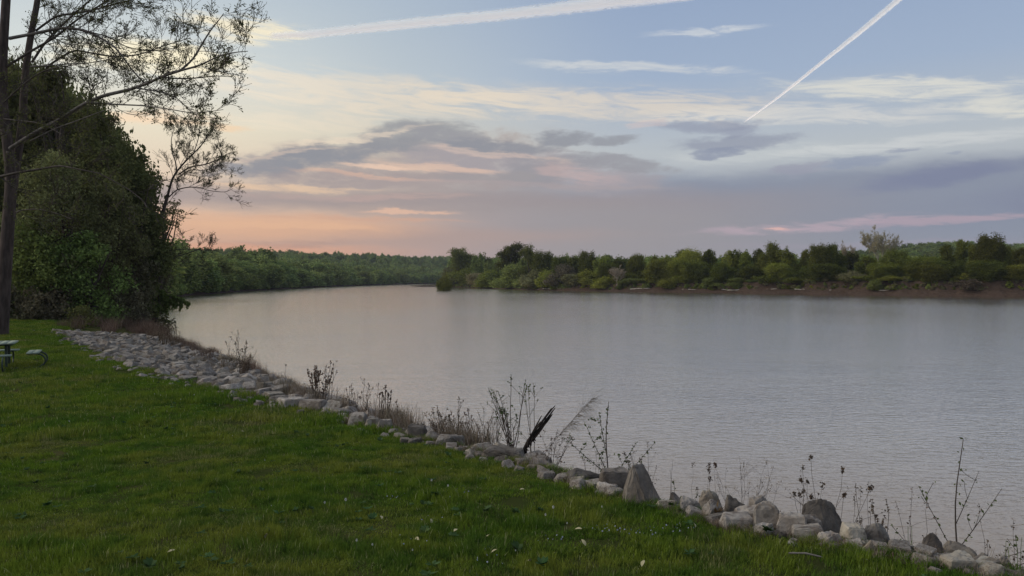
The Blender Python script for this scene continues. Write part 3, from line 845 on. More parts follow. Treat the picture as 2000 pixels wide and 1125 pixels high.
front_tr = [far_tree_meshes(s, 10, 8.5, 'round', M_LEAF_HILL, leaf=0.34, per=120) for s in (75, 76, 77)]
for j, i in enumerate(front):
    r_ = bpy.data.objects.new('shore_tree', None); C.objects.link(r_)
    r_.location = (cx[i], cy[i], cz[i] - 0.5); r_.rotation_euler = (0, 0, j * 2.4); r_.scale = (ww[i] / 8.5, ww[i] / 8.5, hh[i] / 10)
    tag(r_, 'green tree in the front row of the wooded hillside along the left shore', 'tree', 'front row of trees along the left shore')
    obj('trunk', front_tr[j % 3][0], r_); obj('crown', front_tr[j % 3][1], r_)
# low brush under the front of the hillside
m_ = 900
q = rng.uniform(0, 1, m_); pl = np.array(LEFT[NEAR_N + 3:NEAR_N + 14]); seg = rng.integers(0, len(pl) - 1, m_)
bp = pl[seg] + (pl[seg + 1] - pl[seg]) * q[:, None]
bx_, by_ = bp[:, 0] - rng.uniform(1.5, 7, m_), bp[:, 1]
okb = ~in_poly(bx_, by_, poly_w) & (by_ > 92)
bx_, by_ = bx_[okb], by_[okb]
sc_ = rng.uniform(0.15, 0.38, len(bx_))
brush = far_tree_meshes(78, 10, 11, 'bush', M_LEAF_HILL, leaf=0.9, per=40)[1]
scatter('shore_brush', [brush], np.stack([bx_, by_, height(bx_, by_) - 0.2], 1), np.stack([sc_ * 1.4, sc_ * 1.4, sc_], 1), rng.uniform(0, 6, len(bx_)), np.zeros(len(bx_)),
        'low brush hanging over the dark mud of the far left shore')

# ---- wood behind the right bank, seen between the named trees, and the distant hill
n = 5200
px_ = rng.uniform(860, 2200, n); yb = np.array([right_bank_y(p) for p in px_]) + rng.uniform(16, 130, n) ** 1.0
xb = (px_ - 1000) / FOC * yb
okr = ~in_poly(xb, yb, poly_w) & (rng.uniform(size=n) < 0.085 + 0.05 * (px_ < 1000))
xb, yb = xb[okr], yb[okr]; zb = height(xb, yb)
hb_ = CAM_H + (546 - rng.uniform(500, 516, len(xb))) / FOC * yb - zb
hx, hy = rng.uniform(180, 620, 1500), rng.uniform(540, 840, 1500)
okh = height(hx, hy) > 9; hx, hy = hx[okh], hy[okh]
pos = np.concatenate([np.stack([xb, yb, zb - .5], 1), np.stack([hx, hy, height(hx, hy) - 1], 1)])
ws = np.concatenate([rng.uniform(4, 7, len(xb)), rng.uniform(8, 13, len(hx))]) / 8.5
hs_ = np.concatenate([hb_, rng.uniform(8, 12, len(hx))]) / 10
scatter('distant_wood', hill_src, pos, np.stack([ws, ws, hs_], 1), rng.uniform(0, 6, len(pos)), rng.integers(0, 4, len(pos)),
        'mass of trees behind the far right bank rising to a low distant hill')
# far right bank undergrowth
n = 1500
px_ = rng.uniform(866, 2150, n); yb = np.array([right_bank_y(p) for p in px_]) + np.where(rng.uniform(size=n) < 0.62, rng.uniform(4.5, 16, n), rng.uniform(2.2, 5.0, n)); xb = (px_ - 1000) / FOC * yb
okr = ~in_poly(xb, yb, poly_w); xb, yb = xb[okr], yb[okr]
sc_ = rng.uniform(0.05, 0.16, len(xb)) * rng.choice([0.6, 1, 1.2], len(xb))
ug = [far_tree_meshes(79, 10, 11, 'bush', M_LEAF_MID, leaf=0.9, per=46)[1], far_tree_meshes(80, 10, 11, 'bush', M_LEAF_OLIVE, leaf=0.9, per=46)[1], far_tree_meshes(81, 10, 11, 'bush', M_LEAF_LIGHT, leaf=0.9, per=46)[1]]
scatter('bank_undergrowth', ug, np.stack([xb, yb, height(xb, yb) - 0.15], 1), np.stack([sc_ * 1.3, sc_ * 1.3, sc_], 1), rng.uniform(0, 6, len(xb)), rng.integers(0, 3, len(xb)),
        'tangled undergrowth along the top of the eroded far right bank')
# ------------------------------------------------------------------ wood at the end of the lawn
M_BARK = simple_mat('bark', (0.040, 0.028, 0.022), (0.10, 0.072, 0.058), 5.0, 0.95, 0.7, 0.03, stretch=(1.6, 1.6, 0.3))
M_BARK_PALE = simple_mat('bark_pale', (0.075, 0.062, 0.054), (0.19, 0.165, 0.145), 3.0, 0.9, 0.5, 0.02, stretch=(1, 1, 0.4))
M_TWIG = simple_mat('twig', (0.045, 0.034, 0.028), (0.10, 0.078, 0.062), 4.0, 0.9)
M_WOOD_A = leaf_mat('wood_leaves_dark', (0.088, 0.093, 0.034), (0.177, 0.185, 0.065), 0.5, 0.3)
M_WOOD_B = leaf_mat('wood_leaves_olive', (0.130, 0.127, 0.052), (0.247, 0.240, 0.099), 0.5, 0.3)
M_WOOD_C = leaf_mat('wood_leaves_green', (0.104, 0.137, 0.036), (0.215, 0.260, 0.072), 0.5, 0.3)
M_WOOD_D = leaf_mat('wood_leaves_brown', (0.104, 0.088, 0.052), (0.195, 0.169, 0.098), 0.5, 0.2)
M_BUD = leaf_mat('young_leaves', (0.085, 0.095, 0.030), (0.170, 0.185, 0.062), 0.8, 0.35)
M_CATKIN = leaf_mat('catkins', (0.15, 0.165, 0.055), (0.27, 0.28, 0.11), 0.8, 0.35)

def wood_tree(seed, px, top, w_px, d, mat, label, zlow=0.06, leaf=0.095, n_bl=30, dens=620, name='tree', cat='tree', base_px=None, group='trees of the wood at the end of the lawn'):
    """a broadleaf tree of the near wood, foliage in many lumps down to zlow of its height"""
    rng = np.random.default_rng(seed)
    x = (px - 1000) / FOC * d; z0 = H(x, d)
    h = CAM_H + (546 - top) / FOC * d - z0; w = w_px / FOC * d
    root = bpy.data.objects.new(name, None); C.objects.link(root); root.location = (x, d, z0 - 0.1)
    tag(root, label, cat, group)
    tg, cg = Geo(), Geo(); blobs = []
    lx = 0.0
    if base_px is not None: lx = x - (base_px - 1000) / FOC * d; x -= lx; z0 = H(x, d); root.location = (x, d, z0 - 0.1)
    stem = bent((0, 0, 0), (rng.normal() * 0.04 + lx / h, rng.normal() * 0.04, 1), h * 0.86, rng, 8, 0.05)
    tg.tube(stem, np.linspace(0.028 * h, 0.006 * h, 9), 7)
    for i in range(n_bl):
        f = rng.uniform(zlow, 0.97); prof = (math.sin(PI * min(1.0, (f + 0.18) / 1.2)) ** 0.55)
        a = rng.uniform(0, 2 * PI); rr = w * 0.5 * prof * rng.uniform(0.15, 0.88); q = w * rng.uniform(0.10, 0.17) * (0.7 + 0.5 * prof)
        c_ = np.array([rr * math.cos(a) + lx * f, rr * math.sin(a), f * h])
        blobs.append((*c_, q, q, q * rng.uniform(0.6, 1.0)))
        j = rng.integers(2, 7); p0 = stem[j] if stem[j][2] < c_[2] + 1 else stem[2]
        v = c_ - p0; L = np.linalg.norm(v)
        if i % 2 == 0:
            mid = bent(p0, v / L + np.array([0, 0, 0.1]), L, rng, 5, 0.10)
            tg.tube(mid, np.linspace(0.008 * h, 0.0016 * h + 0.006, 6), 4)
            for q_ in range(4):
                tg.tube(bent(mid[rng.integers(2, 6)], rand_dirs(rng, 1)[0] + np.array([0, 0, .6]), L * 0.4, rng, 3, 0.14), np.linspace(0.02, 0.008, 4), 3)
    P_, O_ = crown_points(rng, blobs, dens)
    leaf_quads(cg, P_, leaf, rng, O_, 0.6)
    obj('trunk', tg.mesh('trunk', M_BARK, True), root)
    obj('crown', cg.mesh('crown', mat), root)
    return root

wood = [
 (101, 100, 126, 150, 55, M_WOOD_A, 'tallest dark leafy tree of the near wood, behind the two bare trunks', 0.12, 'tree'),
 (112, 55, 150, 130, 57, M_WOOD_A, 'dark tree top just right of the big trunk, left of the tallest tree', 0.3, 'tree'),
 (102, 185, 205, 150, 54, M_WOOD_A, 'dark leafy tree one step lower, right of the tallest tree of the near wood', 0.06, 'tree'),
 (103, 262, 288, 140, 57, M_WOOD_A, 'dark rounded tree at the right shoulder of the near wood above the river', 0.06, 'tree'),
 (104, 28, 190, 170, 58, M_WOOD_B, 'olive tree filling the left edge of the view behind the big trunk', 0.05, 'tree'),
 (105, 110, 300, 170, 50, M_WOOD_B, 'yellow olive budding tree in front of the tallest tree of the near wood', 0.10, 'tree'),
 (106, 215, 355, 150, 52, M_WOOD_B, 'olive tree below the dark shoulder, middle of the near wood', 0.05, 'tree'),
 (107, 60, 430, 170, 49, M_WOOD_C, 'green low branched tree beside the lawn behind the big trunk', 0.05, 'tree'),
 (108, 165, 455, 160, 49.5, M_WOOD_C, 'green low tree above the far end of the pale rocks', 0.04, 'tree'),
 (109, 255, 440, 120, 55, M_WOOD_D, 'brownish thin leaved tree at the water end of the near wood', 0.03, 'tree'),
 (110, 303, 500, 84, 66, M_WOOD_D, 'brown bushy tree leaning over the water at the wooded point', 0.03, 'tree'),
 (111, 338, 396, 74, 62, M_WOOD_B, 'loose leafy tree with orange sky showing through beside the bare leaning tree', 0.42, 'tree')]
for s, px, top, w, d, mt, lab, zl, nm in wood:
    wood_tree(s, px, top, w, d, mt, lab, zl, n_bl={101: 64, 102: 48, 111: 20}.get(s, 36), dens={111: 330, 101: 760, 102: 640, 103: 600, 112: 700}.get(s, 640), leaf=0.115 if s in (101, 102, 103, 112) else 0.095, base_px=296 if s == 111 else None)
for i, (px, top, w, d, mt, lab) in enumerate([
 (20, 560, 110, 47.5, M_WOOD_D, 'dark brown bush behind the small post at the edge of the lawn'),
 (95, 560, 110, 48, M_WOOD_D, 'dark bush at the lawn edge between the small post and the pale rocks'),
 (205, 560, 110, 51, M_WOOD_D, 'dark bush behind the top of the pale rocks'),
 (262, 570, 90, 53, M_WOOD_D, 'dark brown bush above the brown weeds of the rock slope'),
 (302, 580, 60, 62, M_WOOD_A, 'lowest dark bush at the tip of the wooded point')]):
    wood_tree(130 + i, px, top, w, d, mt, lab, 0.05, 0.09, 22, 560, 'bush', 'bush', group='bushes under the near wood')
wood_tree(140, 158, 596, 74, 44, M_BUD, 'bright green bush at the far top corner of the pale rocks', 0.1, 0.07, 20, 420, 'bush', 'bush', group='bushes under the near wood')

# deep shade inside the wood: more trees standing behind, one mass
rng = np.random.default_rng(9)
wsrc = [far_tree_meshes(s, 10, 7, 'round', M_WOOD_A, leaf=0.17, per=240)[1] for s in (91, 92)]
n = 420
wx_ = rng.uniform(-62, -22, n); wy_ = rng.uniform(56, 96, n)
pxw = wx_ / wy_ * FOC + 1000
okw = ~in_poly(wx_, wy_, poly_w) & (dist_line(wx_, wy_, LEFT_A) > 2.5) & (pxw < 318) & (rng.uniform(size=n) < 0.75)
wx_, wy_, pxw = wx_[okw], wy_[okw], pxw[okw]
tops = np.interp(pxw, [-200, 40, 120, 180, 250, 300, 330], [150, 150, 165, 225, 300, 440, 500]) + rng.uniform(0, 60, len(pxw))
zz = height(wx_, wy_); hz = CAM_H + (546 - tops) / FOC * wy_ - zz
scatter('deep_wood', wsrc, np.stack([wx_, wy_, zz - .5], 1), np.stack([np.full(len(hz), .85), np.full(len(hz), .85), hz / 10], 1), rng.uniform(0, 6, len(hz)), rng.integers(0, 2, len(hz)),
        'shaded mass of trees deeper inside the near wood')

# ------------------------------------------------------------------ big budding tree at the left edge (traced limbs)
def traced(pts, d0, d1=None, amp=0.0, rng=None):
    """photograph polyline -> limb in space, its distance running from d0 to d1"""
    d1 = d0 if d1 is None else d1; n = len(pts); P_ = []
    for i, (px, py) in enumerate(pts):
        y = d0 + (d1 - d0) * i / max(1, n - 1)
        P_.append(at_y(px, py, y))
    P_ = np.array(P_)
    m = (n - 1) * 4 + 1; s = np.linspace(0, n - 1, m)
    out_ = np.stack([np.interp(s, np.arange(n), P_[:, k]) for k in range(3)], 1)
    for _ in range(2):
        out_[1:-1] = out_[1:-1] * 0.5 + 0.25 * (out_[:-2] + out_[2:])
    return out_

def limb_tree(name, label, cat, limbs, seed, mats, twig_depth=2, base=None, bud=0.055, budn=3, every=0.55, twigL=1.5, kids=(4, 6), up=0.05, barkm=None, rmin=0.010, group=None):
    rng = np.random.default_rng(seed)
    root = bpy.data.objects.new(name, None); C.objects.link(root); root.location = base
    tag(root, label, cat, group)
    b0 = np.array(base)
    tr = Geo(); tw = Geo(); tips = []
    first = True
    for spec in limbs:
        pts, r0, r1, d0, d1, tf = spec
        p = traced(pts, d0, d1)
        if first: p[0][2] = min(p[0][2], base[2]); first = False
        n = len(p); rad = r0 + (r1 - r0) * np.linspace(0, 1, n)
        g = Geo(); g.tube(p - b0, rad, 9 if r0 > 0.15 else 6)
        big = r0 > 0.15
        o = obj('trunk' if big else 'limb', g.mesh('limb', (barkm or M_BARK) if big else M_BARK_PALE if r0 > 0.028 and rng.uniform() < 0.5 else (barkm or M_TWIG), True), root)
        L = np.linalg.norm(np.diff(p, axis=0), axis=1).sum()
        if tf > 0:
            cnt = int(L / every * tf)
            for i in range(cnt):
                f = rng.uniform(0.12, 1.0); j = min(int(f * (n - 1)), n - 2)
                q = p[j]; t = p[j + 1] - p[j]; t /= np.linalg.norm(t)
                o_ = rand_dirs(rng, 1)[0]; o_[1] *= 0.8; o_ -= t * o_.dot(t); o_ /= np.linalg.norm(o_)
                r = max(min(rad[j] * 0.45, 0.028), rmin)
                branch_tree(rng, tw, tips, q - b0, t * 0.8 + o_ * 0.9, twigL * rng.uniform(0.5, 1.15) * (1.15 - 0.45 * f), r, twig_depth, up, 0.8, kids, rmin, 4, 0.6, 0.13)
    obj('twigs', tw.mesh('twigs', M_TWIG), root)['kind'] = 'stuff'
    c = np.concatenate(tips); nb_ = int(len(c) * budn); c = c[rng.integers(0, len(c), nb_)] + rng.normal(size=(nb_, 3)) * 0.05
    lg = Geo(); leaf_quads(lg, c, bud, rng, None, 0.5)
    obj('leaves', lg.mesh('leaves', mats), root)['kind'] = 'stuff'
    return root

dT = 33.0
bx0, by0 = march(2, 656)
base = (bx0, by0, H(bx0, by0) - 0.2); dT = by0
limbs = [
 ([(2, 662), (5, 600), (10, 524), (15, 450), (20, 390), (22, 340), (14, 270), (4, 200), (5, 110), (12, 0), (18, -100), (22, -200)], 0.30, 0.15, dT, dT, 0.0),
 # grey limb rising from the fork behind
 ([(21, 400), (32, 320), (44, 240), (48, 150), (60, 70), (74, 0), (84, -100)], 0.19, 0.11, dT + .2, dT + 1.2, 0.15),
 ([(18, 75), (70, 65), (120, 54), (165, 58), (200, 76), (225, 92), (245, 118), (262, 142), (290, 168)], 0.075, 0.022, dT, dT - 2, 1.0),
 ([(10, 132), (60, 100), (110, 72), (150, 38), (190, 14), (240, -20)], 0.06, 0.03, dT, dT - 1, 0.8),
 ([(62, 122), (90, 80), (130, 40), (165, 10), (200, -20)], 0.055, 0.03, dT + 1, dT + 2, 0.8),
 ([(70, 60), (110, 30), (150, 26), (190, 18), (230, 6), (300, -10)], 0.055, 0.025, dT + 1, dT, 1.0),
 ([(90, 132), (118, 112), (146, 97), (180, 104), (220, 111), (270, 108), (330, 86), (372, 74)], 0.055, 0.016, dT + 1, dT - 1, 1.0),
 ([(60, 130), (100, 128), (140, 124), (170, 124), (205, 118), (240, 106)], 0.03, 0.012, dT - 1, dT - 2, 1.0),
 ([(8, 200), (50, 160), (90, 135), (150, 126)], 0.04, 0.02, dT - .5, dT - 2, 0.8),
 # the long limb that crosses the sky to the right
 ([(20, 290), (70, 258), (120, 232), (160, 205), (200, 187), (250, 176), (285, 164), (320, 148), (352, 138)], 0.095, 0.045, dT - 1, dT - 6, 0.55),
 ([(352, 138), (378, 115), (395, 85), (412, 58), (427, 40), (437, 26)], 0.045, 0.012, dT - 6, dT - 6.5, 1.1),
 ([(352, 138), (390, 128), (430, 108), (460, 102), (484, 100)], 0.04, 0.012, dT - 6, dT - 7, 1.1),
 ([(310, 150), (350, 154), (390, 152), (420, 148), (450, 150)], 0.03, 0.010, dT - 5.5, dT - 6, 1.1),
 ([(175, 200), (225, 204), (280, 206), (330, 213), (380, 222), (436, 214)], 0.035, 0.010, dT - 4, dT - 6, 1.1),
 ([(265, 172), (310, 178), (345, 190), (370, 215), (392, 232)], 0.03, 0.010, dT - 5, dT - 5, 1.1),
 ([(262, 142), (276, 158), (300, 175), (330, 182)], 0.02, 0.010, dT - 2, dT - 3, 1.1),
 ([(160, 60), (210, 70), (245, 92), (290, 100), (335, 96), (365, 88)], 0.03, 0.010, dT - 1, dT - 2, 1.1),
 ([(200, 15), (230, -2), (262, 8), (300, 4), (318, 8)], 0.02, 0.010, dT, dT, 1.0),
 ([(212, 110), (210, 150), (204, 185), (192, 210)], 0.014, 0.008, dT - 2, dT - 2, 1.0),
 # low pale limbs in front of the wood
 ([(-30, 352), (0, 345), (40, 336), (80, 330), (118, 323), (150, 330), (192, 338)], 0.065, 0.020, dT - 2, dT - 5, 0.6),
 ([(20, 300), (10, 296), (30, 312), (40, 326)], 0.05, 0.03, dT - 2, dT - 2, 0.2),
 ([(60, 275), (110, 250), (150, 236), (205, 215)], 0.03, 0.015, dT - 2, dT - 5, 0.9),
 ([(192, 338), (220, 352), (255, 372), (280, 392), (287, 405)], 0.026, 0.012, dT - 5, dT - 6, 0.6),
 ([(30, 415), (45, 410), (75, 408), (110, 416), (140, 428)], 0.03, 0.012, dT - 1, dT - 4, 1.0),
 ([(-20, 230), (30, 235), (80, 240), (120, 262)], 0.04, 0.02, dT - 1, dT - 4, 0.9),
]
limb_tree('sycamore_tree', 'big budding tree with thick brown trunk and long limbs at the lawn left edge', 'tree', limbs, 201, M_BUD, 2, base, 0.040, 0.7, 0.40, 1.42, (4, 7), rmin=0.009)

# leaning half-bare tree on the wooded point
d2 = 60.0
bx1 = (287 - 1000) / FOC * d2; base2 = (bx1, d2, H(bx1, d2) - 0.3)
limbs2 = [
 ([(284, 600), (290, 520), (298, 488), (308, 450), (318, 415), (328, 380)], 0.20, 0.12, d2, d2, 0.25),
 ([(328, 380), (336, 350), (345, 335), (362, 315), (378, 300), (395, 282), (408, 262), (420, 246)], 0.10, 0.02, d2, d2 - 1, 1.0),
 ([(345, 335), (343, 315), (336, 300), (334, 275), (338, 256)], 0.06, 0.02, d2, d2 + 1, 1.0),
 ([(378, 300), (388, 270), (390, 250), (394, 238)], 0.04, 0.015, d2, d2, 1.0),
 ([(350, 340), (372, 325), (400, 322), (425, 312), (445, 300), (458, 296)], 0.06, 0.02, d2, d2 - 1, 1.0),
 ([(345, 350), (370, 330), (400, 334), (425, 322), (445, 318)], 0.04, 0.015, d2, d2 + 1, 1.0),
 ([(330, 385), (345, 370), (370, 365), (392, 366), (405, 372), (440, 376), (455, 368)], 0.05, 0.015, d2, d2 - 1, 0.8),
 ([(300, 540), (316, 512), (322, 506), (350, 500), (380, 490), (402, 482)], 0.09, 0.02, d2, d2 + 2, 0.9),
 ([(300, 500), (330, 490), (360, 486), (400, 488), (428, 490)], 0.05, 0.02, d2 + 2, d2 + 2, 0.7)]
limb_tree('leaning_tree', 'half bare tree with a fan of fine twigs leaning right over the river', 'tree', limbs2, 202, M_BUD, 2, base2, 0.050, 0.35, 0.40, 1.6, (5, 8), 0.10, rmin=0.012)
# drooping leafy branch over the water
limbs3 = [([(284, 560), (298, 566), (314, 572), (330, 578), (345, 582), (356, 590)], 0.05, 0.015, 62, 61, 1.2),
          ([(284, 575), (296, 580), (310, 590), (322, 600)], 0.04, 0.012, 62, 61, 1.0)]
limb_tree('drooping_sapling', 'leafy branch drooping low over the water at the wooded point', 'tree', limbs3, 203, M_WOOD_C, 1, ((284 - 1000) / FOC * 62, 62, H((284 - 1000) / FOC * 62, 62)), 0.10, 6, 0.22, 0.9, (3, 5), -0.22, rmin=0.014)
# catkins hanging in front of the wood
rng = np.random.default_rng(33)
def log_obj(name, label, pts, r0, r1, mat, group=None, cat='log', k=7):
    g = Geo(); pts = np.array(pts, float); b_ = pts[0].copy()
    n = 9; s = np.linspace(0, len(pts) - 1, n); p = np.stack([np.interp(s, np.arange(len(pts)), pts[:, j]) for j in range(3)], 1) - b_
    rr = np.linspace(r0, r1, n) * (1 + 0.12 * np.sin(np.arange(n) * 2.1)); rr[0] *= 0.55; rr[-1] *= 0.4
    g.tube(p, rr, k)
    o = obj(name, g.mesh(name, mat, True), None, tuple(b_)); tag(o, label, cat, group); return o
xw = (296 - 1000) / FOC * 70
log_obj('fallen_log', 'dark log lying at the waterline below the wooded point', [at_y(283, 616, 84), at_y(296, 612, 84), at_y(303, 620, 84)], 0.35, 0.15, M_BARK)
# ------------------------------------------------------------------ limestone riprap along the bank
def rock_mat(name, c1, c2, c3):
    m, t, out = new_mat(name)
    p = obj_pos(t)
    rn = rnd_obj(t)
    off = t.nodes.new('ShaderNodeVectorMath'); off.operation = 'ADD'
    cb = t.nodes.new('ShaderNodeCombineXYZ')
    t.links.new((rn * 40.0).s, cb.inputs[0]); t.links.new((rn * 23.0).s, cb.inputs[2])
    t.links.new(p, off.inputs[0]); t.links.new(cb.outputs[0], off.inputs[1]); p = off.outputs[0]
    n = noise_n(t, p, 3.2, 6, 0.65); f = noise_n(t, p, 16, 5, 0.7, 0.4); g = noise_n(t, p, 6.0, 3, 0.5, 1.2)
    c = mixc(t, ss(n, 0.33, 0.66), c1, c2)
    c = mixc(t, ss(g, 0.50, 0.66) * 0.8, c, c3)
    c = mixc(t, ss(f, 0.54, 0.70) * 0.6, c, (0.10, 0.085, 0.065))
    hs = t.nodes.new('ShaderNodeHueSaturation'); t.links.new(c, hs.inputs['Color'])
    t.links.new((rn * 0.7 + 0.62).s, hs.inputs['Value'])
    b = bsdf(t, hs.outputs[0], 0.9, 0.2); bump(t, f * 0.6 + n, 0.8, 0.03, b)
    t.links.new(b.outputs[0], out.inputs[0]); return m
M_ROCK = rock_mat('limestone', (0.225, 0.185, 0.15), (0.385, 0.335, 0.28), (0.14, 0.105, 0.08))
M_ROCK_D = rock_mat('limestone_weathered', (0.13, 0.105, 0.084), (0.23, 0.195, 0.16), (0.085, 0.068, 0.055))
M_ROCK_T = rock_mat('limestone_tan', (0.25, 0.20, 0.15), (0.37, 0.32, 0.25), (0.15, 0.115, 0.08))

def rock_mesh(seed, sx=1, sy=1, sz=1, npts=15, cuts=3, bev=0.045, mat=None, name='rock', sub=False, pts=None):
    rng = np.random.default_rng(seed)
    bm = bmesh.new()
    if pts is None:
        cn = np.array([(a, b, c) for a in (-1, 1) for b in (-1, 1) for c in (-1, 1)], float)
        p = cn * rng.uniform([0.5, 0.5, 0.72], 1.0, (8, 3)) * np.where(cn[:, 2:3] > 0, rng.uniform(0.55, 0.95), 1.0)
        ex = rand_dirs(rng, 3) * 1.0; p = np.concatenate([p, ex])      # broken limestone block: flat faces, odd corners
    else: p = np.array(pts, float)
    for q in p: bm.verts.new(q)
    r = bmesh.ops.convex_hull(bm, input=bm.verts)
    bmesh.ops.delete(bm, geom=[g for g in r['geom_interior'] if isinstance(g, bmesh.types.BMVert)] , context='VERTS')
    for v in [v for v in bm.verts if not v.link_faces]: bm.verts.remove(v)
    bmesh.ops.dissolve_limit(bm, angle_limit=math.radians(14), verts=bm.verts, edges=bm.edges)
    if bev:
        bmesh.ops.bevel(bm, geom=list(bm.edges), offset=bev, segments=1, affect='EDGES', profile=0.5)
    if sub:
        bmesh.ops.triangulate(bm, faces=bm.faces)
        bmesh.ops.subdivide_edges(bm, edges=bm.edges, cuts=5, use_grid_fill=True)
        for v in bm.verts:
            c_ = v.co * 2.3 + Vector((seed, 0, 0))
            ch = mnoise.noise(c_ * 1.1) * 0.05 + mnoise.noise(c_ * 3.6) * 0.035 + mnoise.noise(c_ * 9.0) * 0.015 + abs(mnoise.noise(c_ * 2.2)) * -0.05
            v.co += v.normal * ch
    for v in bm.verts: v.co = Vector((v.co.x * sx, v.co.y * sy, v.co.z * sz))
    bmesh.ops.recalc_face_normals(bm, faces=bm.faces)
    me = bpy.data.meshes.new(name); bm.to_mesh(me); bm.free()
    if mat: me.materials.append(mat)
    return me

ROCKS = 'pale limestone rocks along the river bank'
# notable stones: px, visible top, width px, metres beyond the lawn edge, material, label
big = [
 (1258, 905, 96, 0.00, 'D', 'large grey pointed boulder with a dark chipped hollow, biggest stone of the bank'),
 (1207, 905, 60, 0.45, 'D', 'brown grey boulder leaning left of the biggest pointed boulder'),
 (1188, 938, 44, 0.05, 'R', 'flat pale block in the grass left of the biggest pointed boulder'),
 (1322, 950, 40, 0.35, 'D', 'small dark brown stone just right of the biggest pointed boulder'),
 (1345, 967, 52, 0.10, 'R', 'low pale slab behind the grass tuft right of the biggest boulder'),
 (1392, 958, 58, 0.45, 'T', 'tan flat stone behind the dried grass stalks'),
 (1393, 974, 60, 0.10, 'R', 'pale layered block lying left of the dark grey stone'),
 (1437, 955, 46, 0.35, 'D', 'dark grey stone with squared top under the grey twiggy bush'),
 (1463, 976, 64, 0.20, 'R', 'pale cracked block right of the dark grey squared stone'),
 (1484, 965, 40, 0.55, 'D', 'dark brown low stone at the back of the row'),
 (1440, 994, 70, -0.05, 'R', 'grey white slab half sunk in the grass in front of the row'),
 (1498, 980, 54, 0.05, 'R', 'pale peaked stone in the middle of the right hand row'),
 (1495, 1008, 44, -0.12, 'R', 'small white slab at the grass edge under the pale peaked stone'),
 (1536, 983, 36, 0.50, 'D', 'small brown stone behind the pale angular block'),
 (1547, 992, 54, 0.05, 'R', 'pale angular block left of the big brown boulder'),
 (1610, 976, 84, 0.35, 'D', 'big brown grey boulder with rounded back in the right hand row'),
 (1583, 1005, 40, 0.15, 'R', 'small pale wedge at the foot of the big brown boulder'),
 (1580, 1017, 62, 0.00, 'R', 'long pale block lying in front of the big brown boulder'),
 (1622, 1022, 56, 0.02, 'R', 'flat pale block in front of the cream squared boulder'),
 (1668, 1007, 54, 0.12, 'T', 'cream squared boulder standing right of the big brown one'),
 (1672, 1040, 50, -0.02, 'R', 'pale slab at the foot of the cream squared boulder'),
 (1718, 1022, 66, 0.25, 'R', 'grey white rounded stone right of the cream squared boulder'),
 (1702, 1056, 40, -0.10, 'T', 'small tan stone in the weeds below the grey white rounded one'),
 (1772, 1046, 44, 0.35, 'R', 'small pale stone among the bright green blades'),
 (1800, 1052, 42, 0.40, 'R', 'pale stone touching the brown wedge stone'),
 (1828, 1043, 48, 0.25, 'D', 'brown wedge shaped stone left of the slender sapling'),
 (1880, 1054, 70, 0.45, 'T', 'flat tan slab under the slender sapling'),
 (1858, 1069, 74, 0.10, 'R', 'wide pale stone below the brown wedge'),
 (1874, 1082, 60, -0.05, 'T', 'yellowish round stone at the grass edge near the right corner'),
 (1921, 1068, 46, 0.35, 'D', 'brown stone second from the right end of the row'),
 (1925, 1084, 50, 0.10, 'T', 'tan stone low in the weeds near the right corner'),
 (1958, 1082, 56, 0.35, 'D', 'brown flat stone at the right end of the row'),
 (1985, 1096, 50, 0.20, 'R', 'pale stone in the bottom right corner'),
 (1132, 915, 70, 0.20, 'D', 'low weedy stone at the crest left of the small sapling'),
 (1045, 893, 60, 0.25, 'D', 'grey brown low slab under the feathery leaning plume'),
 (985, 868, 70, 0.20, 'D', 'weathered slab beside the foot of the dark broken snag'),
 (878, 838, 66, 0.2, 'R', 'long pale slab right of the squared grey stone'),
 (814, 822, 34, 0.35, 'D', 'squared dark grey stone at the crest before the brown domed bush'),
 (700, 802, 34, 0.1, 'R', 'pale pointed block at the grass edge left of the dark stalks'),
 (728, 806, 34, 0.1, 'T', 'pinkish block between two pale blocks below the dark stalks'),
 (752, 804, 36, 0.25, 'R', 'pale block right of the pinkish one below the dark stalks'),
 (612, 774, 50, 0.35, 'D', 'brownish squared block left of the leafy bush'),
 (570, 776, 50, 0.0, 'R', 'broad pale stone in the grass edge below the single dry stalk')]
mats = {'R': M_ROCK, 'D': M_ROCK_D, 'T': M_ROCK_T}
taken = []
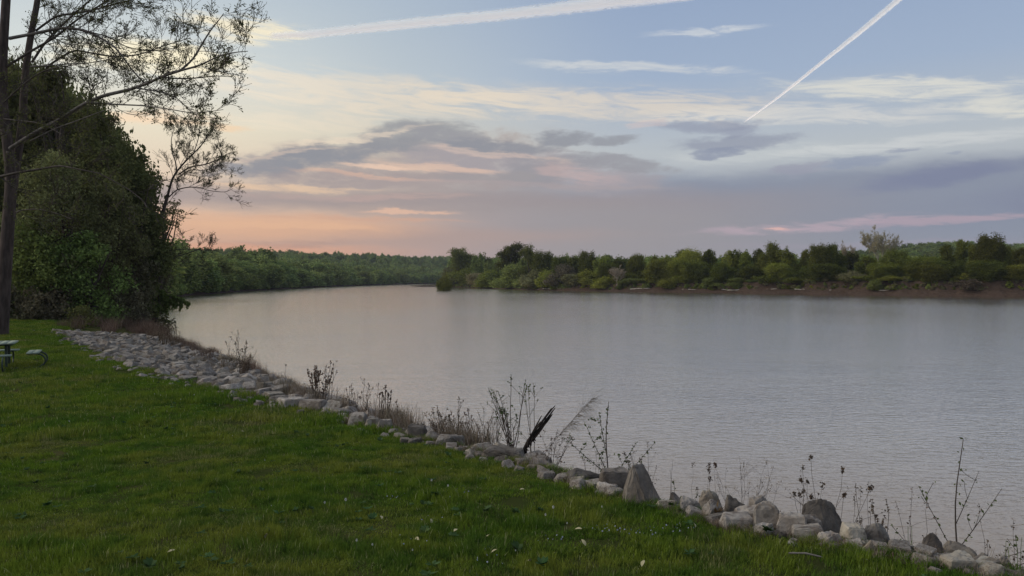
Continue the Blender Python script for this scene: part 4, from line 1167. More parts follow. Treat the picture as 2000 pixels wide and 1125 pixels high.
for i, (px, top, wpx, off, mt, lab) in enumerate(big):
    y = edge_y(px) + off - 0.19; x = (px - 1000) / FOC * y
    zt = CAM_H + (546 - top) / FOC * y
    zg = min(H(x, y), zt - 0.10)
    w = wpx / FOC * y
    h = (zt - zg) * 0.5 + 0.10
    if i == 0:      # the big boulder: a leaning slab with a peak left of centre
        pts = [(-1, -.5, -1), (-.9, .7, -1), (1, -.6, -1), (1.05, .7, -1), (-.42, -.15, .98), (-.02, .1, 1.0), (-.5, .4, .7), (.28, -.1, .62), (.62, .3, .1), (.8, -.3, -.3), (-.74, -.4, -.1), (.2, -.9, -.7), (-.3, -.75, -.45)]
        w *= 1.12; me = rock_mesh(300, w * 0.5, 0.24, h, bev=0.03, mat=mats[mt], sub=True, pts=pts)
    else:
        P15 = [(-1, -.7, -1), (-1, .7, -1), (1, -.7, -1), (1, .8, -1), (-.92, -.3, .35), (-.6, .1, .9), (-.1, -.1, 1), (.35, .3, .85), (.7, -.2, .35), (.95, .2, -.3), (-.8, -.7, -.1), (.1, -.85, -.1)]
        me = rock_mesh(300 + i, w * (0.74 if mt == 'D' else 0.64), min(w * 0.46, 0.27), h * 1.06, 14 + i % 5, bev=0.07, mat=mats[mt], sub=True, pts=P15 if px in (1610, 1392, 1828, 1718) else None)
    o = obj('boulder' if w > 0.45 else 'rock', me, None, (x, y, zt - h), (0, 0, ((i * 0.73) % 1.1) - 0.55 if i and px not in (1610, 1392, 1828, 1718) else 0.0))
    tag(o, lab, 'rock' if w <= 0.45 else 'boulder', ROCKS); taken.append((x, y, w * 0.5))

# the field of riprap
rng = np.random.default_rng(17)
rv = {k: [rock_mesh(500 + j + 50 * q, 1, 0.8, 0.5, 12, bev=0.06, mat=m_) for j in range(7)] for q, (k, m_) in enumerate(mats.items())}
cand = []
edge_pts = np.array(EDGE); ew = np.array(water_line[2:])
for _ in range(16000):
    s = rng.uniform(0, len(edge_pts) - 1.001); j = int(s); f = s - j
    seg = np.linalg.norm(edge_pts[j + 1] - edge_pts[j])
    if rng.uniform() > seg / 9.0: continue
    e = edge_pts[j] + (edge_pts[j + 1] - edge_pts[j]) * f; wl = ew[j] + (ew[j + 1] - ew[j]) * f
    q = rng.uniform(0.0, 0.93)
    p = e + (wl - e) * q
    px = 1000 + p[0] / p[1] * FOC
    if px > 1150 and q < 0.12: continue
    sz = rng.uniform(0.09, 0.25) * (1.2 if rng.uniform() < 0.2 else 1.0)
    if any((p[0] - a) ** 2 + (p[1] - b) ** 2 < (r + sz * 0.4) ** 2 for a, b, r in taken[:len(big)]): continue
    cand.append((p[0], p[1], sz, q, px))
# extra fringe stones scattered on the grass side
for _ in range(170):
    s = rng.uniform(8, len(edge_pts) - 1.001); j = int(s); f = s - j
    e = edge_pts[j] + (edge_pts[j + 1] - edge_pts[j]) * f; wl = ew[j] + (ew[j + 1] - ew[j]) * f
    p = e - (wl - e) * rng.uniform(0, 0.10); cand.append((p[0], p[1], rng.uniform(0.07, 0.14), 0, 1000 + p[0] / p[1] * FOC))
for _ in range(700):
    px = rng.uniform(1120, 2040); y = edge_y(px) + rng.uniform(-0.28, 0.6); x = (px - 1000) / FOC * y; sz = rng.uniform(0.04, 0.13)
    if any((x - a) ** 2 + (y - b) ** 2 < (r * 0.9 + sz * 0.3) ** 2 for a, b, r in taken): continue
    cand.append((x, y, sz, 0.1, px))
grid = {}; rocks = []
cand.sort(key=lambda c: -c[2])
for c_ in cand:
    x, y, sz, q, px = c_; kx, ky = int(x // 0.3), int(y // 0.3)
    if any((x - a) ** 2 + (y - b) ** 2 < (0.66 * (sz + r)) ** 2 for i_ in (-1, 0, 1) for j_ in (-1, 0, 1) for a, b, r in grid.get((kx + i_, ky + j_), ())): continue
    grid.setdefault((kx, ky), []).append((x, y, sz)); rocks.append(c_)
xs = np.array([r[0] for r in rocks]); ys = np.array([r[1] for r in rocks]); zs = height(xs, ys)
vis = np.array([(r[2] / r[1]) * (1.0 if (r[4] < 700 or r[3] < 0.3) else 0.15) for r in rocks])
order = np.argsort(-vis); single = set(order[:235].tolist())
reg = [(330, 'pale limestone rock at the far wide end of the rock slope'), (560, 'pale limestone rock on the slope between the brown weeds and the lawn'),
       (800, 'grey white limestone rock on the narrow crest below the dry stalks'), (1160, 'small limestone rock half hidden in the weedy crest'), (2600, 'limestone rock wedged between the big stones of the near bank')]
gr = Geo(); stuffv, stufff, nv = [], [], 0; smats = []
for i, (x, y, sz, q, px) in enumerate(rocks):
    k = 'R' if rng.uniform() < 0.68 else ('D' if rng.uniform() < 0.55 else 'T')
    me = rv[k][rng.integers(0, 7)]
    rot = (rng.normal() * 0.22, rng.normal() * 0.22 , rng.uniform(0, 6.28)); zz = zs[i] + sz * 0.16
    if i in single:
        o = obj('rock', me, None, (x, y, zz), rot, (sz, sz, sz * rng.uniform(0.8, 1.3)))
        lab = next(l for lim, l in reg if px < lim)
        tone = {'R': 'pale grey', 'D': 'dark weathered', 'T': 'tan'}[k]; big_ = 'larger' if sz > 0.19 else 'small'
        lab = f'{big_} {tone} rock ' + lab.split('rock ')[-1]
        tag(o, lab, 'rock', f'{big_} {tone} rocks ' + lab.split('rock ')[-1])
    else:
        M_ = Matrix.LocRotScale(Vector((x, y, zz)), Vector(rot).to_tuple() and __import__('mathutils').Euler(rot), Vector((sz, sz, sz * rng.uniform(0.8, 1.3))))
        stuffv.append((me, M_, k))
for _ in range(520):
    px = rng.uniform(620, 2040); y = edge_y(px) + rng.normal() * 0.12 - 0.12; x = (px - 1000) / FOC * y; sz = rng.uniform(0.02, 0.065)
    k = 'RDTR'[rng.integers(0, 4)]
    stuffv.append((rv[k][rng.integers(0, 7)], Matrix.LocRotScale(Vector((x, y, H(x, y) + sz * 0.2)), __import__('mathutils').Euler((0.2, 0.1, rng.uniform(0, 6.28))), Vector((sz, sz, sz))), k))
bm = bmesh.new()
for me, M_, k in stuffv:
    n0 = len(bm.verts); f0 = len(bm.faces); bm.from_mesh(me); bm.verts.ensure_lookup_table(); bm.faces.ensure_lookup_table()
    for v in bm.verts[n0:]: v.co = M_ @ v.co
    mi = 'RDT'.index(k)
    for f in bm.faces[f0:]: f.material_index = mi
me = bpy.data.meshes.new('riprap'); bm.to_mesh(me); bm.free()
for k in 'RDT': me.materials.append(mats[k])
tag(obj('riprap', me), 'small broken limestone filling the slope between the larger bank rocks', kind='stuff')

# ------------------------------------------------------------------ grass
def grass_mat():
    m, t, out = new_mat('grass_blades')
    P = geo_pos(t)
    a = noise_n(t, P, 0.42, 3, 0.6, 0.3); b_ = noise_n(t, P, 2.3, 3, 0.6); r = rnd_isl(t)
    c = mixc(t, ss(a, 0.35, 0.62), (0.128, 0.200, 0.020), (0.205, 0.225, 0.036))
    c = mixc(t, ss(b_, 0.42, 0.60) * 0.7, c, (0.058, 0.125, 0.020))
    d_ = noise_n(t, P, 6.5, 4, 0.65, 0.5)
    c = mixc(t, ss(d_, 0.54, 0.63) * 0.75, c, (0.026, 0.056, 0.013))  # dark green clumps; shade of small turf gaps painted into the blade colour
    c = mixc(t, ss(a * 0.6 + b_ * 0.4 + r * 0.12, 0.63, 0.71) * 0.7, c, (0.25, 0.215, 0.09))
    c = mixc(t, ss(r, 0.93, 0.99) * 0.8, c, (0.32, 0.30, 0.15))
    hs = t.nodes.new('ShaderNodeHueSaturation'); t.links.new(c, hs.inputs['Color']); t.links.new((r * 0.6 + 0.7).s, hs.inputs['Value'])
    d = t.nodes.new('ShaderNodeBsdfDiffuse'); t.links.new(hs.outputs[0], d.inputs[0])
    tr = t.nodes.new('ShaderNodeBsdfTranslucent'); t.links.new(hs.outputs[0], tr.inputs[0])
    mx = t.nodes.new('ShaderNodeMixShader'); mx.inputs[0].default_value = 0.4
    t.links.new(d.outputs[0], mx.inputs[1]); t.links.new(tr.outputs[0], mx.inputs[2]); t.links.new(mx.outputs[0], out.inputs[0])
    return m
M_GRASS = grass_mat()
def tuft(seed, rad, n, hmin, hmax, w, mat, lean=0.5):
    rng = np.random.default_rng(seed); g = Geo()
    a = rng.uniform(0, 2 * PI, n); r = rad * np.sqrt(rng.uniform(0, 1, n))
    b0 = np.stack([r * np.cos(a), r * np.sin(a), np.full(n, -0.01)], 1)
    h = rng.uniform(hmin, hmax, n)[:, None]; d = rng.uniform(0, 2 * PI, n); l = rng.uniform(0.1, lean, n)[:, None] * h
    dv = np.stack([np.cos(d), np.sin(d), np.zeros(n)], 1)
    sd = np.stack([-np.sin(d), np.cos(d), np.zeros(n)], 1) * w * rng.uniform(0.6, 1.3, (n, 1))
    m1 = b0 + dv * l * 0.35 + np.array([0, 0, 1]) * h * 0.62
    t1 = b0 + dv * l + np.array([0, 0, 1]) * h * 0.95
    V_ = np.stack([b0 - sd, b0 + sd, m1 + sd * 0.8, m1 - sd * 0.8, t1 + sd * 0.12, t1 - sd * 0.12], 1).reshape(-1, 3)
    k = np.arange(n)[:, None] * 6
    F = np.concatenate([k + np.array([[0, 1, 2, 3]]), k + np.array([[3, 2, 4, 5]])])
    return mesh_from('tuft', V_, F, mat)
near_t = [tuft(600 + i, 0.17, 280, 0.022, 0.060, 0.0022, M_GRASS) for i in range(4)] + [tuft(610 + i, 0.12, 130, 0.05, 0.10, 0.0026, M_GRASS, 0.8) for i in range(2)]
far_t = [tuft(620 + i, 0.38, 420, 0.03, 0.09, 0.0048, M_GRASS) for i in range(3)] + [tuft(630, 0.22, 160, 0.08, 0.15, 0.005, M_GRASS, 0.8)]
edge_poly = np.array([tuple(p) for p in EDGE_A[:-4]] + [(-26, 50), (-30, 54), (-60, 56), (-60, -20), (22, -20)])
def lawn_points(n, x0, x1, y0, y1, seed):
    rng = np.random.default_rng(seed)
    x = rng.uniform(x0, x1, n); y = rng.uniform(y0, y1, n)
    ok = in_poly(x, y, edge_poly) & (np.abs(x) < (y + 1.5) * 0.72 + 0.5)
    return x[ok], y[ok], rng
x, y, rng = lawn_points(9500, -9, 9, 2.2, 12.5, 1)
hn = np.array([mnoise.noise(Vector((a * 1.6, b * 1.6, 3.3))) for a, b in zip(x, y)])
sc_ = np.clip(1.0 + hn * 1.5, 0.25, 1.35) * rng.uniform(0.7, 1.15, len(x))
pk = np.where(rng.uniform(size=len(x)) < 0.05 + 0.12 * (hn > 0.28), rng.integers(4, 6, len(x)), rng.integers(0, 4, len(x)))
de_ = dist_line(x, y, EDGE_A); sc_ = sc_ * (0.45 + 0.55 * sst(de_, 0.05, 0.6)); kp = de_ > 0.06; x, y, sc_, pk = x[kp], y[kp], sc_[kp], pk[kp]
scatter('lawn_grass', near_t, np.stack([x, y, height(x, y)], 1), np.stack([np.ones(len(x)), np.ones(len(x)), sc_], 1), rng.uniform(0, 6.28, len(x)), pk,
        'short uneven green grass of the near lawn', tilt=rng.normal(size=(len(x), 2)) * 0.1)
x, y, rng = lawn_points(17000, -36, 6, 11.5, 56, 2)
hn = np.array([mnoise.noise(Vector((a * 0.9, b * 0.9, 7.3))) for a, b in zip(x, y)])
sc_ = np.clip(1.0 + hn * 1.5, 0.3, 1.9) * rng.uniform(0.7, 1.25, len(x))
pk = np.where(rng.uniform(size=len(x)) < 0.04, 3, rng.integers(0, 3, len(x)))
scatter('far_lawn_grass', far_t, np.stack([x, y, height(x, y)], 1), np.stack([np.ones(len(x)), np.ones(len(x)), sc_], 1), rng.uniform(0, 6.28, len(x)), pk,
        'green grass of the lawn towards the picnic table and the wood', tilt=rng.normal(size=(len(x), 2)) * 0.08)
# broadleaf weeds low in the lawn
M_WEED = leaf_mat('lawn_weed', (0.045, 0.085, 0.030), (0.085, 0.130, 0.050), 1.0, 0.3)
def rosette(seed, r, n, w, mat, lift=0.35):
    rng = np.random.default_rng(seed); g = Geo()
    a = rng.uniform(0, 2 * PI, n); L = r * rng.uniform(0.5, 1.0, n)[:, None]; lf = rng.uniform(0.1, lift, n)[:, None]
    d = np.stack([np.cos(a), np.sin(a), np.zeros(n)], 1); up = np.array([0, 0, 1.0])
    c = d * L * 0.55 + up * (0.02 + L * lf * 0.6); u = (d + up * lf) * L * 0.45; s_ = np.stack([-np.sin(a), np.cos(a), rng.normal(size=n) * 0.2], 1) * w * L
    g.quads(c, u, s_); return g.mesh('rosette', mat)
ros = [rosette(640 + i, 0.055, 16, 0.22, M_WEED) for i in range(3)] + [rosette(650, 0.05, 22, 0.4, M_WEED, 0.9)]
x, y, rng = lawn_points(1500, -12, 8, 3, 20, 3)
hn = np.array([mnoise.noise(Vector((a * 0.7, b * 0.7, 11.0))) for a, b in zip(x, y)]); ok = (hn > 0.05) | (rng.uniform(size=len(x)) < 0.2); x, y = x[ok], y[ok]
scatter('lawn_weeds', ros, np.stack([x, y, height(x, y) + 0.025], 1), rng.uniform(0.7, 1.3, (len(x), 1)) * np.ones((1, 3)), rng.uniform(0, 6.28, len(x)), rng.integers(0, 4, len(x)),
        'broadleaf weeds and clover mixed into the near lawn')

def crest_y(px):
    """distance at which the rock shoulder breaks down towards the river"""
    y = edge_y(px)
    while y < 60:
        x = (px - 1000) / FOC * y
        if dist_line(np.array([x]), np.array([y]), LEFT_A)[0] < 3.0: break
        y += 0.1
    return y
# ------------------------------------------------------------------ dry weeds and brush on the rock slope
M_DRY = leaf_mat('dry_stems', (0.15, 0.112, 0.078), (0.30, 0.24, 0.175), 1.5, 0.2, isl=0.7)
M_RUST = leaf_mat('rusty_stems', (0.100, 0.066, 0.046), (0.205, 0.145, 0.105), 1.5, 0.2, isl=0.7)
M_STEM = simple_mat('dark_stem', (0.045, 0.033, 0.026), (0.105, 0.080, 0.060), 6.0, 0.9)
M_GREY_STEM = simple_mat('grey_stem', (0.12, 0.10, 0.085), (0.22, 0.19, 0.165), 6.0, 0.9)
M_SEED = leaf_mat('seed_heads', (0.075, 0.050, 0.036), (0.16, 0.115, 0.085), 3.0, 0.2)
M_YOUNG = leaf_mat('sapling_leaves', (0.055, 0.075, 0.028), (0.105, 0.130, 0.045), 3.0, 0.35)
M_BLADE = leaf_mat('green_blades', (0.11, 0.155, 0.045), (0.20, 0.25, 0.080), 3.0, 0.4)
def brush_mesh(seed, rad, n, h, w, mat, lean=0.7):
    return tuft(seed, rad, n, h * 0.35, h, w, mat, lean)
dry = [brush_mesh(700 + i, 0.35, 130, 0.85, 0.006, M_RUST, 0.8) for i in range(3)] + [brush_mesh(710 + i, 0.28, 70, 0.6, 0.005, M_DRY, 0.9) for i in range(3)] \
    + [rosette(715, 0.16, 26, 0.3, M_WEED, 1.2), rosette(716, 0.12, 26, 0.35, M_RUST, 1.0)]
rng = np.random.default_rng(44); pts = []
for _ in range(5200):
    s = rng.uniform(0, len(edge_pts) - 1.001); j = int(s); f = s - j
    seg = np.linalg.norm(edge_pts[j + 1] - edge_pts[j])
    if rng.uniform() > seg / 9.0: continue
    e = edge_pts[j] + (edge_pts[j + 1] - edge_pts[j]) * f; wl = ew[j] + (ew[j + 1] - ew[j]) * f
    px = 1000 + e[0] / e[1] * FOC
    r = rng.uniform()
    if px < 480:      # red brown weeds fill the lower half of the slope
        if r < 0.45: q = rng.uniform(0.62, 1.0); k = rng.integers(0, 6); sc = rng.uniform(0.3, 0.8)
        else: q = rng.uniform(0.0, 0.6); k = rng.integers(3, 6); sc = rng.uniform(0.2, 0.5)
    elif px < 1100:
        if r < 0.5 and px > 540 and rng.uniform() < 0.35: continue
        if r < 0.5: q = rng.uniform(0.10, 0.75); k = rng.choice([0, 3, 4, 5, 3, 4]); sc = rng.uniform(0.22, 0.5)
        elif r < 0.8: q = rng.uniform(-0.04, 0.25); k = rng.integers(3, 8); sc = rng.uniform(0.2, 0.4)
        else: continue
    else:
        q = rng.uniform(-0.06, 0.5); k = rng.choice([3, 4, 5, 4, 6, 7]); sc = rng.uniform(0.12, 0.34)
        if r < 0.15: continue
    p = e + (wl - e) * q; pts.append((p[0], p[1], sc, k))
for _ in range(120):      # tall tan weeds along the crest between the bushes
    px = rng.uniform(540, 980); y = crest_y(px) + rng.normal() * 0.25 + 0.1
    if mnoise.noise(Vector((px * 0.018, 3, 1))) < -0.1: continue
    pts.append(((px - 1000) / FOC * y, y, rng.uniform(0.4, 0.85), rng.choice([3, 4, 5, 4])))
for _ in range(150):      # wild fringe at the bottom right corner
    px = rng.uniform(1640, 2080); y = float(np.interp(px - 1000, edge_az, edge_yy)) + rng.uniform(-0.22, 0.12)
    pts.append(((px - 1000) / FOC * y, y, rng.uniform(0.10, 0.22), rng.choice([3, 4, 5, 6, 6, 6, 6])))
pts = np.array(pts)
scatter('bank_weeds', dry, np.stack([pts[:, 0], pts[:, 1], height(pts[:, 0], pts[:, 1]) - 0.02], 1), pts[:, 2:3] * np.ones((1, 3)), rng.uniform(0, 6.28, len(pts)), pts[:, 3].astype(int),
        'matted dry brown weeds growing between the bank rocks', tilt=rng.normal(size=(len(pts), 2)) * 0.12)
# longer untrimmed grass, green and straw coloured, where the mower stops at the stones
n = 1500; px_ = rng.uniform(240, 2040, n); yy_ = np.array([edge_y(p) for p in px_]) + rng.normal(size=n) * 0.09 - np.where(px_ > 1120, 0.30, 0.15); xx_ = (px_ - 1000) / FOC * yy_
okf = np.array([mnoise.noise(Vector((p * 0.02, 1.7, 4))) > -0.25 for p in px_]) & ((px_ < 1120) | (rng.uniform(size=n) < 0.5)); xx_, yy_ = xx_[okf], yy_[okf]
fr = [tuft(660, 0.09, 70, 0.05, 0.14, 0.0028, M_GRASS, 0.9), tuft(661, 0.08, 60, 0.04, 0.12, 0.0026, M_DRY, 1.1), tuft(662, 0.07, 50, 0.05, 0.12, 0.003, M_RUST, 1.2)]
fs = rng.uniform(0.5, 1.1, len(xx_)) * np.where(xx_ > 0.8, 0.62, 0.85)
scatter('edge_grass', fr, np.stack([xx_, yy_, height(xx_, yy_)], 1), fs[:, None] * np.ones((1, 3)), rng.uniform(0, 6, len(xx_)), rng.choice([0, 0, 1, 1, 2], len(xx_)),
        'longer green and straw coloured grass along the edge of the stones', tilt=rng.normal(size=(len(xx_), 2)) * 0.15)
# brown weeds at the water below the wood
n = 420; s_ = rng.uniform(0, 1, n); A_, B_ = np.array([-19, 42.]), np.array([-40, 86.])
p = A_ + (B_ - A_) * s_[:, None] + np.stack([rng.uniform(-5.5, 0.5, n), rng.uniform(-1, 1, n)], 1)
ok = ~in_poly(p[:, 0], p[:, 1], poly_w); p = p[ok]
scatter('shore_weeds', dry[:3], np.stack([p[:, 0], p[:, 1], height(p[:, 0], p[:, 1]) - .05], 1), rng.uniform(0.4, 1.2, (len(p), 1)) * np.ones((1, 3)), rng.uniform(0, 6, len(p)), rng.integers(0, 3, len(p)),
        'brown dead weeds along the water below the near wood', tilt=rng.normal(size=(len(p), 2)) * 0.15)

# ---- individual plants standing against the river
PL = 'weeds and saplings standing on the rocky bank'
def on_ray(px, off):
    y = crest_y(px) + off * 0.5 if off > 0.29 else edge_y(px) + off
    x = (px - 1000) / FOC * y
    return x, y, H(x, y)
def plant(name, label, cat, px, top, off, build, group=PL):
    x, y, z = on_ray(px, off); zt = CAM_H + (546 - top) / FOC * y
    root = bpy.data.objects.new(name, None); C.objects.link(root); root.location = (x, y, z - 0.03)
    tag(root, label, cat, group)
    build(root, zt - z + 0.03, y)
    return root
def part(name, g, mat, root, smooth=True):
    if g.v: return obj(name, g.mesh(name, mat, smooth), root)

def sapling(seed, branches, stem_r=0.012, leafs=0.028, mat=None, stem_m=None, lean=0.0, lf=3, leafy=1.0):
    """branches: list of (fraction of the stem, dx fraction of height, dz fraction of height)"""
    def b(root, h, y):
        rng = np.random.default_rng(seed); g, lg = Geo(), Geo(); L_ = []
        n = 9; s = np.linspace(0, 1, n)
        st = np.stack([lean * h * s + 0.012 * h * np.sin(s * 7), 0.03 * h * np.sin(s * 4), s * h], 1)
        g.tube(st, stem_r * (1 - 0.7 * s), 6)
        L_.append(st[5:])
        for (f, dx, dz) in branches:
            p0 = np.array([np.interp(f, s, st[:, j]) for j in range(3)])
            e = p0 + np.array([dx * h, rng.normal() * 0.12 * h, dz * h]); mid = (p0 + e) / 2 + np.array([0, 0, -0.06 * abs(dx) * h])
            t_ = np.linspace(0, 1, 7)[:, None]
            c = (1 - t_) ** 2 * p0 + 2 * t_ * (1 - t_) * mid + t_ ** 2 * e
            g.tube(c, np.linspace(stem_r * 0.5, stem_r * 0.22, 7), 4); L_.append(c[1:])
            for q in range(2):
                k = rng.integers(2, 6); L2 = bent(c[k], rand_dirs(rng, 1)[0] + np.array([0, 0, 1.0]), h * 0.10, rng, 2, .1); g.tube(L2, [stem_r * .25] * 3, 3); L_.append(L2[1:])
        P_ = np.concatenate([np.concatenate([a[:-1] + (a[1:] - a[:-1]) * f for f in (0.0, 0.5)]) for a in L_ if len(a) > 1] + [a[-1:] for a in L_])
        P_ = P_[rng.uniform(size=len(P_)) < leafy]
        P_ = np.repeat(P_, lf, 0) + rng.normal(size=(len(P_) * lf, 3)) * 0.012
        leaf_quads(lg, P_, leafs, rng, None, 0.55)
        part('stem', g, stem_m or M_STEM, root); part('leaves', lg, mat or M_YOUNG, root, False)['kind'] = 'stuff'
    return b

def stems(seed, n, spread, mat, seedm=None, r=0.004, fan=0.5, head=0.0, headn=10, twig=0, hv=0.45, bias=0.0, headsize=0.012, top_only=True):
    """a bunch of upright stalks, optionally with seed heads and side twigs"""
    def b(root, h, y):
        rng = np.random.default_rng(seed); g, lg = Geo(), Geo(); C_ = []
        for i in range(n):
            hh = h * (1.0 if i == 0 else rng.uniform(1 - hv, 0.97)); a = rng.uniform(-1, 1) if i else 0
            x0 = rng.normal() * spread * 0.25; y0 = rng.normal() * spread * 0.2
            dx = (a * fan + bias) * hh * 0.5; t_ = np.linspace(0, 1, 7)
            p = np.stack([x0 + dx * t_ ** 1.3, y0 + rng.normal() * 0.15 * hh * t_, hh * t_], 1) + np.array([0, 0, 0]); p[1:-1] += rng.normal(size=(5, 3)) * 0.008
            g.tube(p, np.linspace(r, r * 0.45, 7), 4)
            if head > 0:
                q = p[-1] - (p[-1] - p[-2]) * rng.uniform(0, head * 3, (headn, 1)); C_.append(q + rng.normal(size=(headn, 3)) * 0.008)
            for k in range(twig):
                j = rng.integers(2, 6); d = np.array([rng.normal(), rng.normal() * 0.5, abs(rng.normal()) + 0.7])
                tp = bent(p[j], d, hh * rng.uniform(0.12, 0.28), rng, 3, 0.12); g.tube(tp, [r * .5, r * .4, r * .35, r * .3], 3)
                if seedm: C_.append(tp[-1] + rng.normal(size=(3, 3)) * 0.012)
        part('stem', g, mat, root)
        if C_ and seedm:
            leaf_quads(lg, np.concatenate(C_), headsize, rng, None, 0.6); part('seed_head', lg, seedm, root, False)['kind'] = 'stuff'
    return b

def plume(seed, dxf, mat, r=0.005, fluff=220, length=0.55, fall=0.35):
    """feathery reed plume on a leaning stem; dxf = sideways reach as a fraction of its height"""
    def b(root, h, y):
        rng = np.random.default_rng(seed); g, lg = Geo(), Geo()
        t_ = np.linspace(0, 1, 10); p = np.stack([dxf * h * t_ ** 1.15, 0.02 * h * t_, h * t_ ** 0.95], 1)
        g.tube(p, np.linspace(r, r * 0.4, 10), 4)
        for i in range(fluff):
            f = 1 - length * rng.uniform() ** 1.1; q = np.array([np.interp(f, t_, p[:, j]) for j in range(3)])
            L = h * 0.30 * (1.1 - abs(f - (1 - length * 0.45)) * 1.3) * rng.uniform(0.3, 1.1)
            d = np.array([rng.uniform(0.2, 1.0), rng.normal() * 0.4, rng.uniform(-0.3, 0.8)])
            lg.tube(bent(q, d, L, rng, 4, 0.2, -fall * 0.45), [0.0014, 0.0013, 0.0012, 0.001, 0.0006], 3)
        part('stem', g, mat, root); part('plume', lg, M_DRY, root, False)['kind'] = 'stuff'
    return b

def snag(root, h, y):
    """dark broken trunk leaning right, split into upright prongs, ragged bark below"""
    rng = np.random.default_rng(77); g = Geo(); pg = Geo(); rg = Geo()
    t_ = np.linspace(0, 1, 9)
    p = np.stack([0.50 * h * t_ , 0.0 * t_, 0.72 * h * t_ ** 0.95], 1); p[:, 0] += 0.02 * np.sin(t_ * 9)
    g.tube(p, np.interp(t_, [0, .3, 1], [0.045, 0.026, 0.012]), 6)
    M_SNAG = simple_mat('snag_wood', (0.012, 0.009, 0.008), (0.040, 0.028, 0.022), 8.0, 0.9)
    part('trunk', g, M_SNAG, root)
    for i in range(12):
        s = rng.uniform(0.42, 0.85); q = np.array([np.interp(s, t_, p[:, j]) for j in range(3)]) + np.array([rng.uniform(-0.045, 0.05), rng.uniform(-.03, .03), 0])
        gg = Geo(); L = h * rng.uniform(0.22, 0.42)
        e = bent(q, (0.62 + rng.normal() * 0.05, rng.normal() * 0.08, 0.85), min(L, (h - q[2]) * 1.15 + 0.02), rng, 4, 0.03)
        gg.tube(e, [0.007, 0.010, 0.010, 0.009, 0.005], 5); part('prong', gg, M_SNAG, root)
    for i in range(46):
        s = rng.uniform(0.0, 0.62); q = np.array([np.interp(s, t_, p[:, j]) for j in range(3)]) + rng.normal(size=3) * 0.02
        rg.tube(bent(q, (rng.normal() * 0.4, rng.normal() * .3, -1), h * rng.uniform(0.05, 0.13), rng, 3, 0.15), [0.013, 0.011, 0.008, 0.003], 4)
    part('ragged_bark', rg, M_SNAG, root)['kind'] = 'stuff'
plant('snag', 'dark broken snag leaning right with upright prongs at its top', 'snag', 1005, 783, 0.25, snag)

